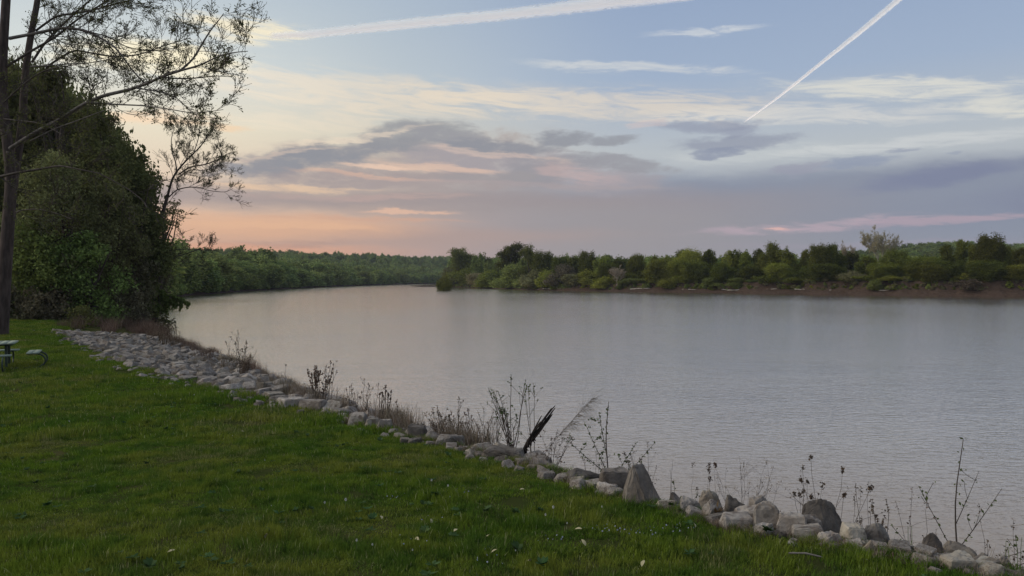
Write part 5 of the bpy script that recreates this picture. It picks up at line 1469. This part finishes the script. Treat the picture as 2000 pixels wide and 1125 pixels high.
S = M_STEM; G_ = M_GREY_STEM
P_LIST = [
 ('sapling', 'slim leafy sapling with four side shoots left of the biggest boulder', 'sapling', 1187, 784, 0.45, sapling(801, [(0.12, 0.42, 0.50), (0.30, -0.42, 0.38), (0.30, -0.20, 0.45), (0.45, -0.06, 0.40), (0.2, 0.30, 0.36)], 0.010, 0.017)),
 ('sapling', 'tall slender sapling near the right corner, leaves along its straight stem', 'sapling', 1876, 858, 0.45, sapling(802, [(0.10, -0.42, 0.42), (0.25, 0.36, 0.14), (0.35, 0.30, 0.34), (0.3, -0.22, 0.42), (0.5, 0.16, 0.30), (0.16, 0.40, 0.30), (0.2, 0.08, 0.10)], 0.009, 0.015, lf=2, leafy=0.7)),
 ('shrub', 'tall many stemmed bare shrub with budding tips beside the dark snag', 'shrub', 1000, 731, 0.40, stems(803, 13, 0.14, S, M_YOUNG, 0.0065, 0.72, 0.28, 12, 3, 0.5, headsize=0.014)),
 ('shrub', 'thin shrub of two budding stems right of the dark snag', 'shrub', 1040, 756, 0.40, stems(804, 3, 0.10, S, M_YOUNG, 0.005, 0.25, 0.26, 12, 3, 0.3, headsize=0.016)),
 ('reed', 'large feathery reed plume leaning far right over the water', 'reed', 1042, 778, 0.45, plume(805, 0.80, G_, 0.004, 170, 0.55)),
 ('reed', 'feathery brown plume with drooping strands beside the leafless twig bush', 'reed', 474, 686, 0.8, stems(806, 22, 0.25, M_RUST, M_DRY, 0.006, 0.45, 0.3, 8, 7, 0.5, bias=0.75, headsize=0.016)),
 ('shrub', 'leafless twig bush standing left of the feathery brown plume', 'shrub', 468, 644, 0.7, stems(807, 8, 0.3, S, M_SEED, 0.008, 0.50, 0.2, 10, 5, 0.4, headsize=0.022)),
 ('shrub', 'dense dark leafy bush on the crest between the single stalk and the crooked stems', 'shrub', 622, 716, 0.55, stems(808, 11, 0.30, S, M_SEED, 0.006, 0.55, 0.9, 34, 5, 0.35, headsize=0.024)),
 ('dry_stalk', 'single dry stalk with a small round head', 'stalk', 556, 713, 0.5, stems(809, 1, 0.0, S, M_SEED, 0.006, 0.0, 0.03, 14, 0, headsize=0.018)),
 ('dry_stalk', 'long crooked stems rising above the dense dark bush', 'stalk', 636, 705, 0.6, stems(810, 6, 0.25, S, M_SEED, 0.006, 0.7, 0.12, 10, 1, 0.5, bias=0.25, headsize=0.016)),
 ('dry_stalk', 'thin weedy stems with tufted tips left of the thick dark stalks', 'stalk', 688, 750, 0.5, stems(811, 9, 0.35, S, M_SEED, 0.0045, 0.5, 0.15, 8, 2, 0.5, headsize=0.013)),
 ('dry_stalk', 'thin slanting stems just left of the thick dark stalks', 'stalk', 714, 741, 0.5, stems(812, 8, 0.3, S, M_SEED, 0.0045, 0.6, 0.12, 8, 2, 0.5, bias=0.1, headsize=0.013)),
 ('dry_stalk', 'thick dark seeded stalks standing close together', 'stalk', 752, 755, 0.45, stems(813, 9, 0.25, S, M_SEED, 0.010, 0.28, 0.12, 18, 1, 0.35, headsize=0.018)),
 ('dry_stalk', 'small weed with flat heads right of the thick dark stalks', 'stalk', 776, 782, 0.4, stems(814, 4, 0.1, S, M_SEED, 0.004, 0.5, 0.06, 10, 2, 0.5, headsize=0.014)),
 ('dry_stalk', 'long bare stem arching over the squared grey stone', 'stalk', 800, 786, 0.4, stems(815, 3, 0.05, S, None, 0.0035, 0.7, 0, 0, 0, 0.4, bias=0.5)),
 ('dry_bush', 'domed brown twig bush with dark curled leaves at its foot', 'bush', 862, 792, 0.4, stems(816, 34, 0.30, M_RUST, M_SEED, 0.004, 0.8, 0.2, 8, 3, 0.5, headsize=0.012)),
 ('dry_stalk', 'spiky upright stalks right of the domed brown bush', 'stalk', 893, 780, 0.4, stems(817, 7, 0.2, S, M_SEED, 0.005, 0.45, 0.25, 12, 2, 0.6, headsize=0.012)),
 ('dry_stalk', 'curled dark weed right of the spiky upright stalks', 'stalk', 912, 800, 0.35, stems(818, 7, 0.2, S, M_SEED, 0.005, 0.7, 0.15, 10, 2, 0.5, headsize=0.013)),
 ('dry_stalk', 'arching reed bunch left of the tall many stemmed shrub', 'stalk', 945, 798, 0.35, stems(819, 10, 0.2, S, M_SEED, 0.004, 0.9, 0.2, 10, 3, 0.4, headsize=0.009)),
 ('dry_stalk', 'thin grey stems close by the left foot of the tall many stemmed shrub', 'stalk', 968, 765, 0.35, stems(820, 6, 0.12, G_, M_SEED, 0.004, 0.35, 0.1, 6, 3, 0.5, headsize=0.009)),
 ('dry_bush', 'low tangle of fine twigs with curled leaves below the large plume', 'bush', 1078, 842, 0.4, stems(821, 12, 0.25, S, M_SEED, 0.003, 1.0, 0.2, 6, 4, 0.5, bias=0.3, headsize=0.012)),
 ('dry_bush', 'leafless forked bush rising behind the biggest pointed boulder', 'bush', 1262, 868, 0.55, stems(822, 8, 0.12, G_, M_SEED, 0.0035, 0.8, 0.08, 8, 3, 0.4, headsize=0.009)),
 ('dry_bush', 'fine twigs around the base of the slim leafy sapling', 'bush', 1160, 880, 0.4, stems(823, 9, 0.22, S, M_SEED, 0.0025, 0.9, 0.1, 5, 3, 0.5, headsize=0.008)),
 ('dry_stalk', 'two bare rods right of the biggest pointed boulder', 'stalk', 1310, 898, 0.4, stems(824, 2, 0.05, G_, None, 0.0035, 0.25, 0, 0, 0, 0.4, bias=0.1)),
 ('shrub', 'small leafy sprig on the dark stone right of the biggest boulder', 'shrub', 1318, 937, 0.3, stems(825, 4, 0.05, S, M_YOUNG, 0.003, 0.9, 0.3, 8, 1, 0.4, headsize=0.012)),
 ('cattail', 'slim grass stalk with one long seed head, left of three', 'grass stalk', 1358, 910, 0.55, stems(826, 2, 0.04, G_, M_SEED, 0.0022, 0.1, 0.07, 18, 0, 0.5, headsize=0.009)),
 ('cattail', 'dark headed grass stalk, tallest of three in a row', 'grass stalk', 1380, 899, 0.55, stems(827, 2, 0.04, G_, M_SEED, 0.0022, 0.1, 0.07, 22, 0, 0.3, headsize=0.010)),
 ('cattail', 'grass stalk with a bent flag like head, right of three', 'grass stalk', 1399, 906, 0.55, stems(828, 2, 0.04, G_, M_SEED, 0.0022, 0.15, 0.05, 26, 0, 0.3, headsize=0.011)),
 ('dry_bush', 'pale grey feathery twig bush above the dark grey squared stone', 'bush', 1455, 896, 0.55, stems(829, 22, 0.22, G_, M_DRY, 0.0025, 0.75, 0.12, 5, 5, 0.45, headsize=0.007)),
 ('dry_stalk', 'sparse thin stems left of the pale grey feathery bush', 'stalk', 1416, 918, 0.5, stems(830, 6, 0.12, G_, M_DRY, 0.002, 0.3, 0.1, 5, 1, 0.5, headsize=0.007)),
 ('umbel_plant', 'dead umbel plant with lacy heads, left of the pair behind the big brown boulder', 'dry flower', 1577, 912, 0.55, stems(831, 6, 0.10, G_, M_SEED, 0.0035, 0.9, 0.07, 26, 2, 0.25, headsize=0.011)),
 ('umbel_plant', 'dead umbel plant with lacy heads, right of the pair behind the big brown boulder', 'dry flower', 1628, 908, 0.50, stems(832, 6, 0.10, S, M_SEED, 0.0035, 0.7, 0.07, 30, 2, 0.25, headsize=0.012)),
 ('dry_stalk', 'straight thin stalks behind the cream squared boulder', 'stalk', 1684, 938, 0.45, stems(833, 5, 0.14, G_, M_SEED, 0.003, 0.2, 0.2, 10, 0, 0.4, headsize=0.009)),
 ('dry_stalk', 'dark seeded spikes behind the grey white rounded stone', 'stalk', 1712, 966, 0.45, stems(834, 6, 0.16, S, M_SEED, 0.004, 0.25, 0.25, 16, 0, 0.4, headsize=0.010)),
 ('dry_stalk', 'bent dark spike with knobbly pods right of the grey white rounded stone', 'stalk', 1733, 975, 0.4, stems(835, 4, 0.08, S, M_SEED, 0.005, 0.5, 0.3, 16, 1, 0.4, bias=-0.3, headsize=0.011)),
 ('dry_stalk', 'thin weed with few curled leaves left of the tall slender sapling', 'stalk', 1794, 950, 0.45, stems(836, 5, 0.14, S, M_SEED, 0.0028, 0.4, 0.3, 7, 1, 0.5, headsize=0.010)),
 ('grass_clump', 'bright green upright blades between two small pale stones', 'grass', 1776, 1026, 0.3, stems(837, 12, 0.10, M_BLADE, None, 0.005, 0.25, 0, 0, 0, 0.5)),
 ('grass_clump', 'bright green blades at the right end of the stone row', 'grass', 1988, 1050, 0.2, stems(838, 12, 0.12, M_BLADE, None, 0.004, 0.4, 0, 0, 0, 0.5)),
 ('dry_stalk', 'thin curly weed between the tall slender sapling and the right edge', 'stalk', 1936, 1000, 0.4, stems(839, 6, 0.2, S, M_SEED, 0.0025, 0.5, 0.2, 8, 1, 0.5, headsize=0.009)),
 ('dry_stalk', 'leafy weed tips at the right edge of the view', 'stalk', 1980, 1005, 0.4, stems(840, 6, 0.15, S, M_SEED, 0.0025, 0.5, 0.2, 9, 2, 0.5, headsize=0.010)),
 ('dry_bush', 'fine twigs with rusty leaves on the crest left of the weathered slab', 'bush', 928, 842, 0.3, stems(841, 10, 0.3, S, M_SEED, 0.003, 1.0, 0.1, 5, 3, 0.6, headsize=0.010)),
 ('dry_bush', 'brown grassy bush at the water side of the wide rock slope', 'bush', 402, 676, 1.6, stems(842, 30, 0.7, M_RUST, M_DRY, 0.007, 0.7, 0.2, 6, 3, 0.6, headsize=0.018)),
 ('dry_bush', 'brown bush with thin upright tips under the wooded point', 'bush', 330, 628, 3.2, stems(843, 34, 1.1, M_RUST, M_DRY, 0.010, 0.6, 0.2, 6, 3, 0.6, headsize=0.025)),
 ('dry_bush', 'sparse dry stems between the wide rock slope and the twig bush', 'bush', 438, 692, 1.0, stems(844, 14, 0.4, M_RUST, M_DRY, 0.006, 0.7, 0.2, 6, 2, 0.6, headsize=0.014)),
 ('dry_stalk', 'two pale dry blades at the far top of the rock slope', 'stalk', 118, 616, 0.4, stems(845, 3, 0.3, M_DRY, None, 0.014, 0.6, 0, 0, 0, 0.4))]
for a in P_LIST: plant(*a)
# dead leaf rosettes among the stones
M_DEADLEAF = leaf_mat('dead_leaves', (0.085, 0.045, 0.026), (0.19, 0.115, 0.065), 4.0, 0.2)
for i, (px, py_off, lab) in enumerate([(1400, -0.12, 'rusty dead yucca like tuft in front of the pale layered block'), (1218, 0.10, 'heap of rusty dead leaves between the leaning boulder and the biggest boulder'), (1523, 0.02, 'rusty dead leaves wedged beside the pale angular block'), (868, 0.15, 'dark curled leaves at the foot of the domed brown bush'), (1178, 0.2, 'red brown dead leaves under the slim sapling')]):
    x, y, z = on_ray(px, py_off)
    tag(obj('dead_leaves', rosette(880 + i, 0.085, 60, 0.10, M_DEADLEAF, 1.3), None, (x, y, z + 0.02)), lab, 'dead leaves', 'tufts of dead leaves between the stones')
# ------------------------------------------------------------------ picnic table
M_TABLE = simple_mat('table_boards', (0.20, 0.235, 0.17), (0.30, 0.33, 0.25), 2.0, 0.75, 0.3, 0.01, stretch=(0.6, 6, 1))
M_FRAME = simple_mat('table_frame', (0.030, 0.042, 0.030), (0.055, 0.070, 0.050), 5.0, 0.55)
def bx(lo, hi, bev=0.006):
    g = Geo(); g.box(lo, hi); return g
tx_, ty_ = march(4, 721); tbl_y = ty_; tbl_x = (2 - 1000) / FOC * tbl_y - 0.22
root = bpy.data.objects.new('picnic_table', None); C.objects.link(root)
root.location = (tbl_x, tbl_y, H(tbl_x, tbl_y)); root.rotation_euler = (0, 0, math.radians(27))
tag(root, 'green square picnic table with separate seats on curved pipe legs, cut by the left edge', 'picnic table')
for i in range(6):
    w = 1.10 / 6
    g = bx((-0.55 + i * w + 0.005, -0.55, 0.72), (-0.55 + (i + 1) * w - 0.005, 0.55, 0.757)); obj('plank', g.mesh('plank', M_TABLE), root)
g = bx((-0.5, -0.45, 0.68), (0.5, -0.40, 0.717)); g.box((-0.5, 0.40, 0.68), (0.5, 0.45, 0.717)); obj('top_frame', g.mesh('top_frame', M_FRAME), root)
for sx_ in (-0.33, 0.33):
    for sy in (-0.33, 0.33):
        g = Geo(); g.tube([(sx_, sy, 0.0), (sx_, sy, 0.35), (sx_, sy, 0.68)], 0.036, 10); obj('leg', g.mesh('leg', M_FRAME, True), root)
for k in range(4):
    a = k * PI / 2; R_ = Matrix.Rotation(a, 3, 'Z')
    s0 = obj('seat', None, root) if False else None
    g = Geo(); g.box((0.82, -0.52, 0.43), (0.97, 0.52, 0.465)); g.box((0.98, -0.52, 0.43), (1.13, 0.52, 0.465))
    me = g.mesh('seat', M_TABLE); me.transform(R_.to_4x4()); s0 = obj('seat', me, root)
    for sy in (-0.34, 0.34):
        th = np.linspace(0, 1, 14)
        arc = [(0.84 + 0.30 * t_, sy, 0.425) for t_ in (0, 0.5)] + [(1.02 + 0.26 * math.sin(q), sy, 0.225 + 0.20 * math.cos(q)) for q in np.linspace(0.15, PI * 0.98, 10)] + [(0.7, sy, 0.025), (0.33, sy * 0.97, 0.03)]
        g = Geo(); g.tube(arc, 0.024, 8); me = g.mesh('seat_leg', M_FRAME, True); me.transform(R_.to_4x4()); obj('seat_leg', me, root)

# small post with a pale disc at the lawn's end
x, y = march(17, 622); z = H(x, y)
root = bpy.data.objects.new('marker_post', None); C.objects.link(root); root.location = (x, y, z); tag(root, 'short dark post topped by a pale round disc beside the big trunk', 'post')
g = Geo(); g.tube([(0, 0, -0.05), (0, 0, 0.5), (0, 0, 0.92)], [0.09, 0.085, 0.09], 10); obj('post', g.mesh('post', M_STEM, True), root)
g = Geo(); g.tube([(0, -0.12, 1.12), (0, -0.09, 1.12), (0, -0.05, 1.12)], [0.10, 0.12, 0.06], 14)
g.tube([(0, -0.121, 1.12), (0, -0.12, 1.12)], [0.001, 0.10], 14); obj('disc', g.mesh('disc', simple_mat('pale_metal', (0.40, 0.36, 0.36), (0.5, 0.46, 0.45), 4, 0.6), True), root)
g = Geo(); g.tube([(0, -0.02, 0.9), (0, -0.03, 1.05), (0, -0.06, 1.2)], [0.03, 0.03, 0.025], 8); obj('bracket', g.mesh('bracket', M_STEM, True), root)

# ------------------------------------------------------------------ small things on the lawn
M_WHITE = simple_mat('seed_puff', (0.50, 0.48, 0.42), (0.66, 0.64, 0.58), 30)
M_YEL = simple_mat('pale_leaf', (0.34, 0.29, 0.15), (0.46, 0.40, 0.24), 12)
M_DSTEM = simple_mat('dandelion_stem', (0.12, 0.15, 0.06), (0.18, 0.20, 0.09), 8)
rng = np.random.default_rng(70)
def puff_mesh():
    g = Geo(); leaf_quads(g, rand_dirs(rng, 60) * 0.012, 0.007, rng, None, 0.8); return g.mesh('seed_head', M_WHITE)
pm = puff_mesh(); g = Geo(); g.tube([(0, 0, 0), (0.006, 0.004, 0.09), (0.002, 0.0, 0.17)], [0.0028, 0.0024, 0.002], 5); sm = g.mesh('stem', M_DSTEM, True)
dl_ = [(635, 1008, 1.0), (672, 1010, 1.25), (842, 964, 1.1), (873, 972, 1.0), (1082, 1022, 1.1), (1068, 1030, 0.9), (695, 1082, .9), (732, 1090, .8), (803, 1092, .6), (1178, 1012, .8), (880, 985, .6),
       (302, 780, 1), (312, 782, .9), (193, 778, .8), (145, 725, .9), (300, 752, .8), (352, 790, .9), (378, 782, 1), (1106, 1042, .7), (782, 1060, .5), (530, 1000, .5), (520, 910, .6), (1010, 1092, .5), (455, 860, .6), (890, 880, .6), (250, 745, .8), (140, 835, 1.0)]
for px, py, s in dl_:
    x, y = march(px, py)
    r_ = bpy.data.objects.new('dandelion', None); C.objects.link(r_); r_.location = (x, y, H(x, y)); r_.rotation_euler = (rng.normal() * .1, rng.normal() * .15, rng.uniform(0, 6)); s *= 0.5; r_.scale = (s, s, s * 1.3)
    tag(r_, 'white dandelion clock on a thin stem standing in the grass', 'dandelion', 'dandelions gone to seed on the lawn')
    obj('stem', sm, r_); obj('seed_head', pm, r_, (0.002, 0, 0.178))
lv = Geo(); t_ = np.linspace(0, 1, 6); wv = np.sin(t_ * PI) ** 0.8 * 0.017 + 0.001
V_ = [(a * 0.08 - 0.04, -w, 0.012 * math.sin(a * 3)) for a, w in zip(t_, wv)] + [(a * 0.08 - 0.04, w, 0.012 * math.sin(a * 3) + 0.004) for a, w in zip(t_, wv)]
lv.add(V_, [(i, i + 1, i + 7, i + 6) for i in range(5)]); lm = lv.mesh('dead_leaf', M_YEL, True)
for px, py in [(474, 850), (745, 1025), (842, 1032), (890, 1050), (335, 1092), (1035, 1112), (1130, 1048), (520, 1062), (815, 1068), (1256, 1118), (230, 962), (1110, 905), (965, 1093), (1020, 968), (1120, 965), (1356, 1040), (1140, 1075), (1690, 1112), (570, 870), (160, 640), (848, 1028), (955, 1062)]:
    x, y = march(px, py)
    tag(obj('dead_leaf', lm, None, (x, y, H(x, y) + 0.055), (rng.normal() * .4, rng.normal() * .4, rng.uniform(0, 6)), (0.7, 0.7, 0.7)), 'pale dead leaf lying on the grass of the lawn', 'dead leaf', 'dead leaves on the lawn')
M_BLUE = simple_mat('violet_petals', (0.22, 0.23, 0.30), (0.34, 0.35, 0.42), 20)
vg = Geo(); leaf_quads(vg, np.stack([rng.normal(size=9) * .05, rng.normal(size=9) * .05, rng.uniform(0.04, 0.07, 9)], 1), 0.006, rng, None, 0.8); vm_ = vg.mesh('violets', M_BLUE)
n = 12; pxs = np.concatenate([rng.normal(1185, 60, 7), rng.uniform(560, 1300, 5)]); pys = np.concatenate([rng.normal(1048, 14, 7), rng.uniform(960, 1110, 5)])
vp = [march(a, b) for a, b in zip(pxs, pys)]
scatter('violets', [vm_], [(a, b, H(a, b)) for a, b in vp], np.ones((n, 3)), rng.uniform(0, 6, n), np.zeros(n), 'tiny pale violet flowers sprinkled in the near lawn')
x, y = march(1572, 1098)
log_obj('stick', 'pale bare stick lying in the grass in front of the long pale block', [(x - .11, y, H(x, y) + .06), (x, y - .02, H(x, y) + .065), (x + .10, y - .05, H(x, y) + .05)], 0.008, 0.005, M_GREY_STEM, cat='stick', k=5)

# ------------------------------------------------------------------ driftwood on the far right bank
M_DRIFT = simple_mat('driftwood', (0.26, 0.22, 0.18), (0.42, 0.37, 0.31), 1.0, 0.9, 0.4, 0.03, vary=0.4)
DW = 'driftwood on the mud of the far right bank'
drift = [
 ((1225, 567), (1270, 563), 0.22, 'long pale log on the mud right of the pale dead tree'), ((1330, 566), (1360, 570), 0.2, 'short pale log near the middle of the far bank'),
 ((1408, 565), (1440, 572), 0.22, 'slanting log at the left of the driftwood pile'), ((1420, 573), (1462, 570), 0.26, 'thick log lying in the driftwood pile'),
 ((1440, 566), (1474, 574), 0.18, 'thin forked log in the driftwood pile'), ((1484, 572), (1518, 570), 0.2, 'pale log right of the driftwood pile'),
 ((1552, 574), (1572, 565), 0.26, 'dark upturned stump end of the snag below the knobbly tree'), ((1595, 576), (1625, 575), 0.2, 'pale log by the water below the bent limbed tree'),
 ((1812, 575), (1834, 577), 0.2, 'short pale log left of the brown bank bush'), ((1060, 566), (1076, 565), 0.2, 'small log at the water below the dark trio'),
 ((1716, 575), (1738, 573), 0.2, 'small log below the pale bare sycamore')]
for i, (a, b_, r, lab) in enumerate(drift):
    p = []
    for (px, py) in (a, ((a[0] + b_[0]) / 2, (a[1] + b_[1]) / 2 - 1.5), b_):
        y = right_bank_y(px) + 2.0; x = (px - 1000) / FOC * y; p.append((x, y, max(CAM_H + (546 - py) / FOC * y, H(x, y) + 0.08)))
    log_obj('driftwood_log', lab, p, r, r * 0.4, M_DRIFT, DW)

# ------------------------------------------------------------------ vapour trails
def trail_mat(name, sx, sy, hard, dens):
    m, t, out = new_mat(name)
    uv = t.nodes.new('ShaderNodeUVMap'); uv.uv_map = 'along'
    n = noise_n(t, mapping(t, uv.outputs[0], scale=(sx, sy, 1), typ='POINT'), 1.0, 5, 0.65, 0.6)
    s = t.nodes.new('ShaderNodeSeparateXYZ'); t.links.new(uv.outputs[0], s.inputs[0])
    v = E(t, s.outputs[1])                      # -1 .. 1 across
    prof = ss(v * v + (n - 0.5) * 1.2, 0.95, -0.15)
    ends = E(t, s.outputs[0])
    a = (prof * dens * ss(ends, 0.0, 0.03) * ss(n, 0.1, 0.55, 0.45, 1.0)).clamp()
    d = t.nodes.new('ShaderNodeBsdfDiffuse'); d.inputs[0].default_value = (0.98, 0.93, 0.84, 1)
    tr = t.nodes.new('ShaderNodeBsdfTranslucent'); tr.inputs[0].default_value = (0.98, 0.93, 0.84, 1)
    ad = t.nodes.new('ShaderNodeAddShader'); t.links.new(d.outputs[0], ad.inputs[0]); t.links.new(tr.outputs[0], ad.inputs[1])
    tp = t.nodes.new('ShaderNodeBsdfTransparent'); mx = t.nodes.new('ShaderNodeMixShader')
    t.links.new(a.s, mx.inputs[0]); t.links.new(tp.outputs[0], mx.inputs[1]); t.links.new(ad.outputs[0], mx.inputs[2]); t.links.new(mx.outputs[0], out.inputs[0])
    return m
def trail(name, label, pts, alt, mat):
    """ice-crystal ribbon at its real height; pts = (px, py, half width in px)"""
    P_ = []
    xs_ = np.linspace(0, len(pts) - 1, 60)
    q = np.array(pts, float); q = np.stack([np.interp(xs_, np.arange(len(pts)), q[:, j]) for j in range(3)], 1)
    for px, py, w in q:
        d = ray(px, py); k = alt / d.z; P_.append((Vector((d.x * k, k, alt + CAM_H)), w / FOC * k))
    V_, F, UV_ = [], [], []
    NW = 8
    for i, (p, w) in enumerate(P_):
        a = P_[max(i - 1, 0)][0]; b_ = P_[min(i + 1, len(P_) - 1)][0]; tdir = (b_ - a).normalized()
        view = p.normalized(); side = tdir.cross(view).normalized(); nrm = side.cross(tdir).normalized()
        for j in range(NW + 1):
            v = -1 + 2 * j / NW
            V_.append(p + side * (v * w) + nrm * ((1 - v * v) * w * 0.8)); UV_.append((i / 59, v))
    for i in range(59):
        for j in range(NW):
            a = i * (NW + 1) + j; F.append((a, a + 1, a + NW + 2, a + NW + 1))
    me = mesh_from(name, [tuple(v) for v in V_], F, mat, True)
    ul = me.uv_layers.new(name='along')
    for lp in me.loops: ul.data[lp.index].uv = UV_[lp.vertex_index]
    return tag(obj(name, me), label, 'vapour trail', 'vapour trails in the dusk sky')
trail('vapour_trail', 'broad fluffy white vapour trail crossing the top of the sky', [(520, 70, 7), (600, 67, 10), (700, 56, 12), (850, 41, 13), (1000, 27, 14), (1120, 13, 16), (1300, -8, 17), (1500, -36, 18)], 9000, trail_mat('vapour_broad', 46, 2.2, 1, 0.95))
trail('vapour_trail', 'thin sharp vapour trail slanting down to a point among small grey clouds', [(1450, 241, 1.4), (1520, 190, 2.8), (1600, 126, 4.5), (1680, 62, 6.5), (1756, -2, 7.5), (1900, -125, 10)], 9000, trail_mat('vapour_thin', 60, 1.5, 1, 1.0))

# ------------------------------------------------------------------ evening air
hz, t, out = new_mat('haze')
v = t.nodes.new('ShaderNodeVolumePrincipled'); v.inputs["Color"].default_value = (0.84, 0.87, 0.92, 1); v.inputs["Density"].default_value = 0.00012; v.inputs['Anisotropy'].default_value = 0.2
t.links.new(v.outputs[0], out.inputs['Volume'])
g = Geo(); g.box((-1500, -300, -4.0), (2500, 2200, 75.0))
tag(obj('haze', g.mesh('haze', hz)), 'thin evening haze over the river valley', kind='stuff')
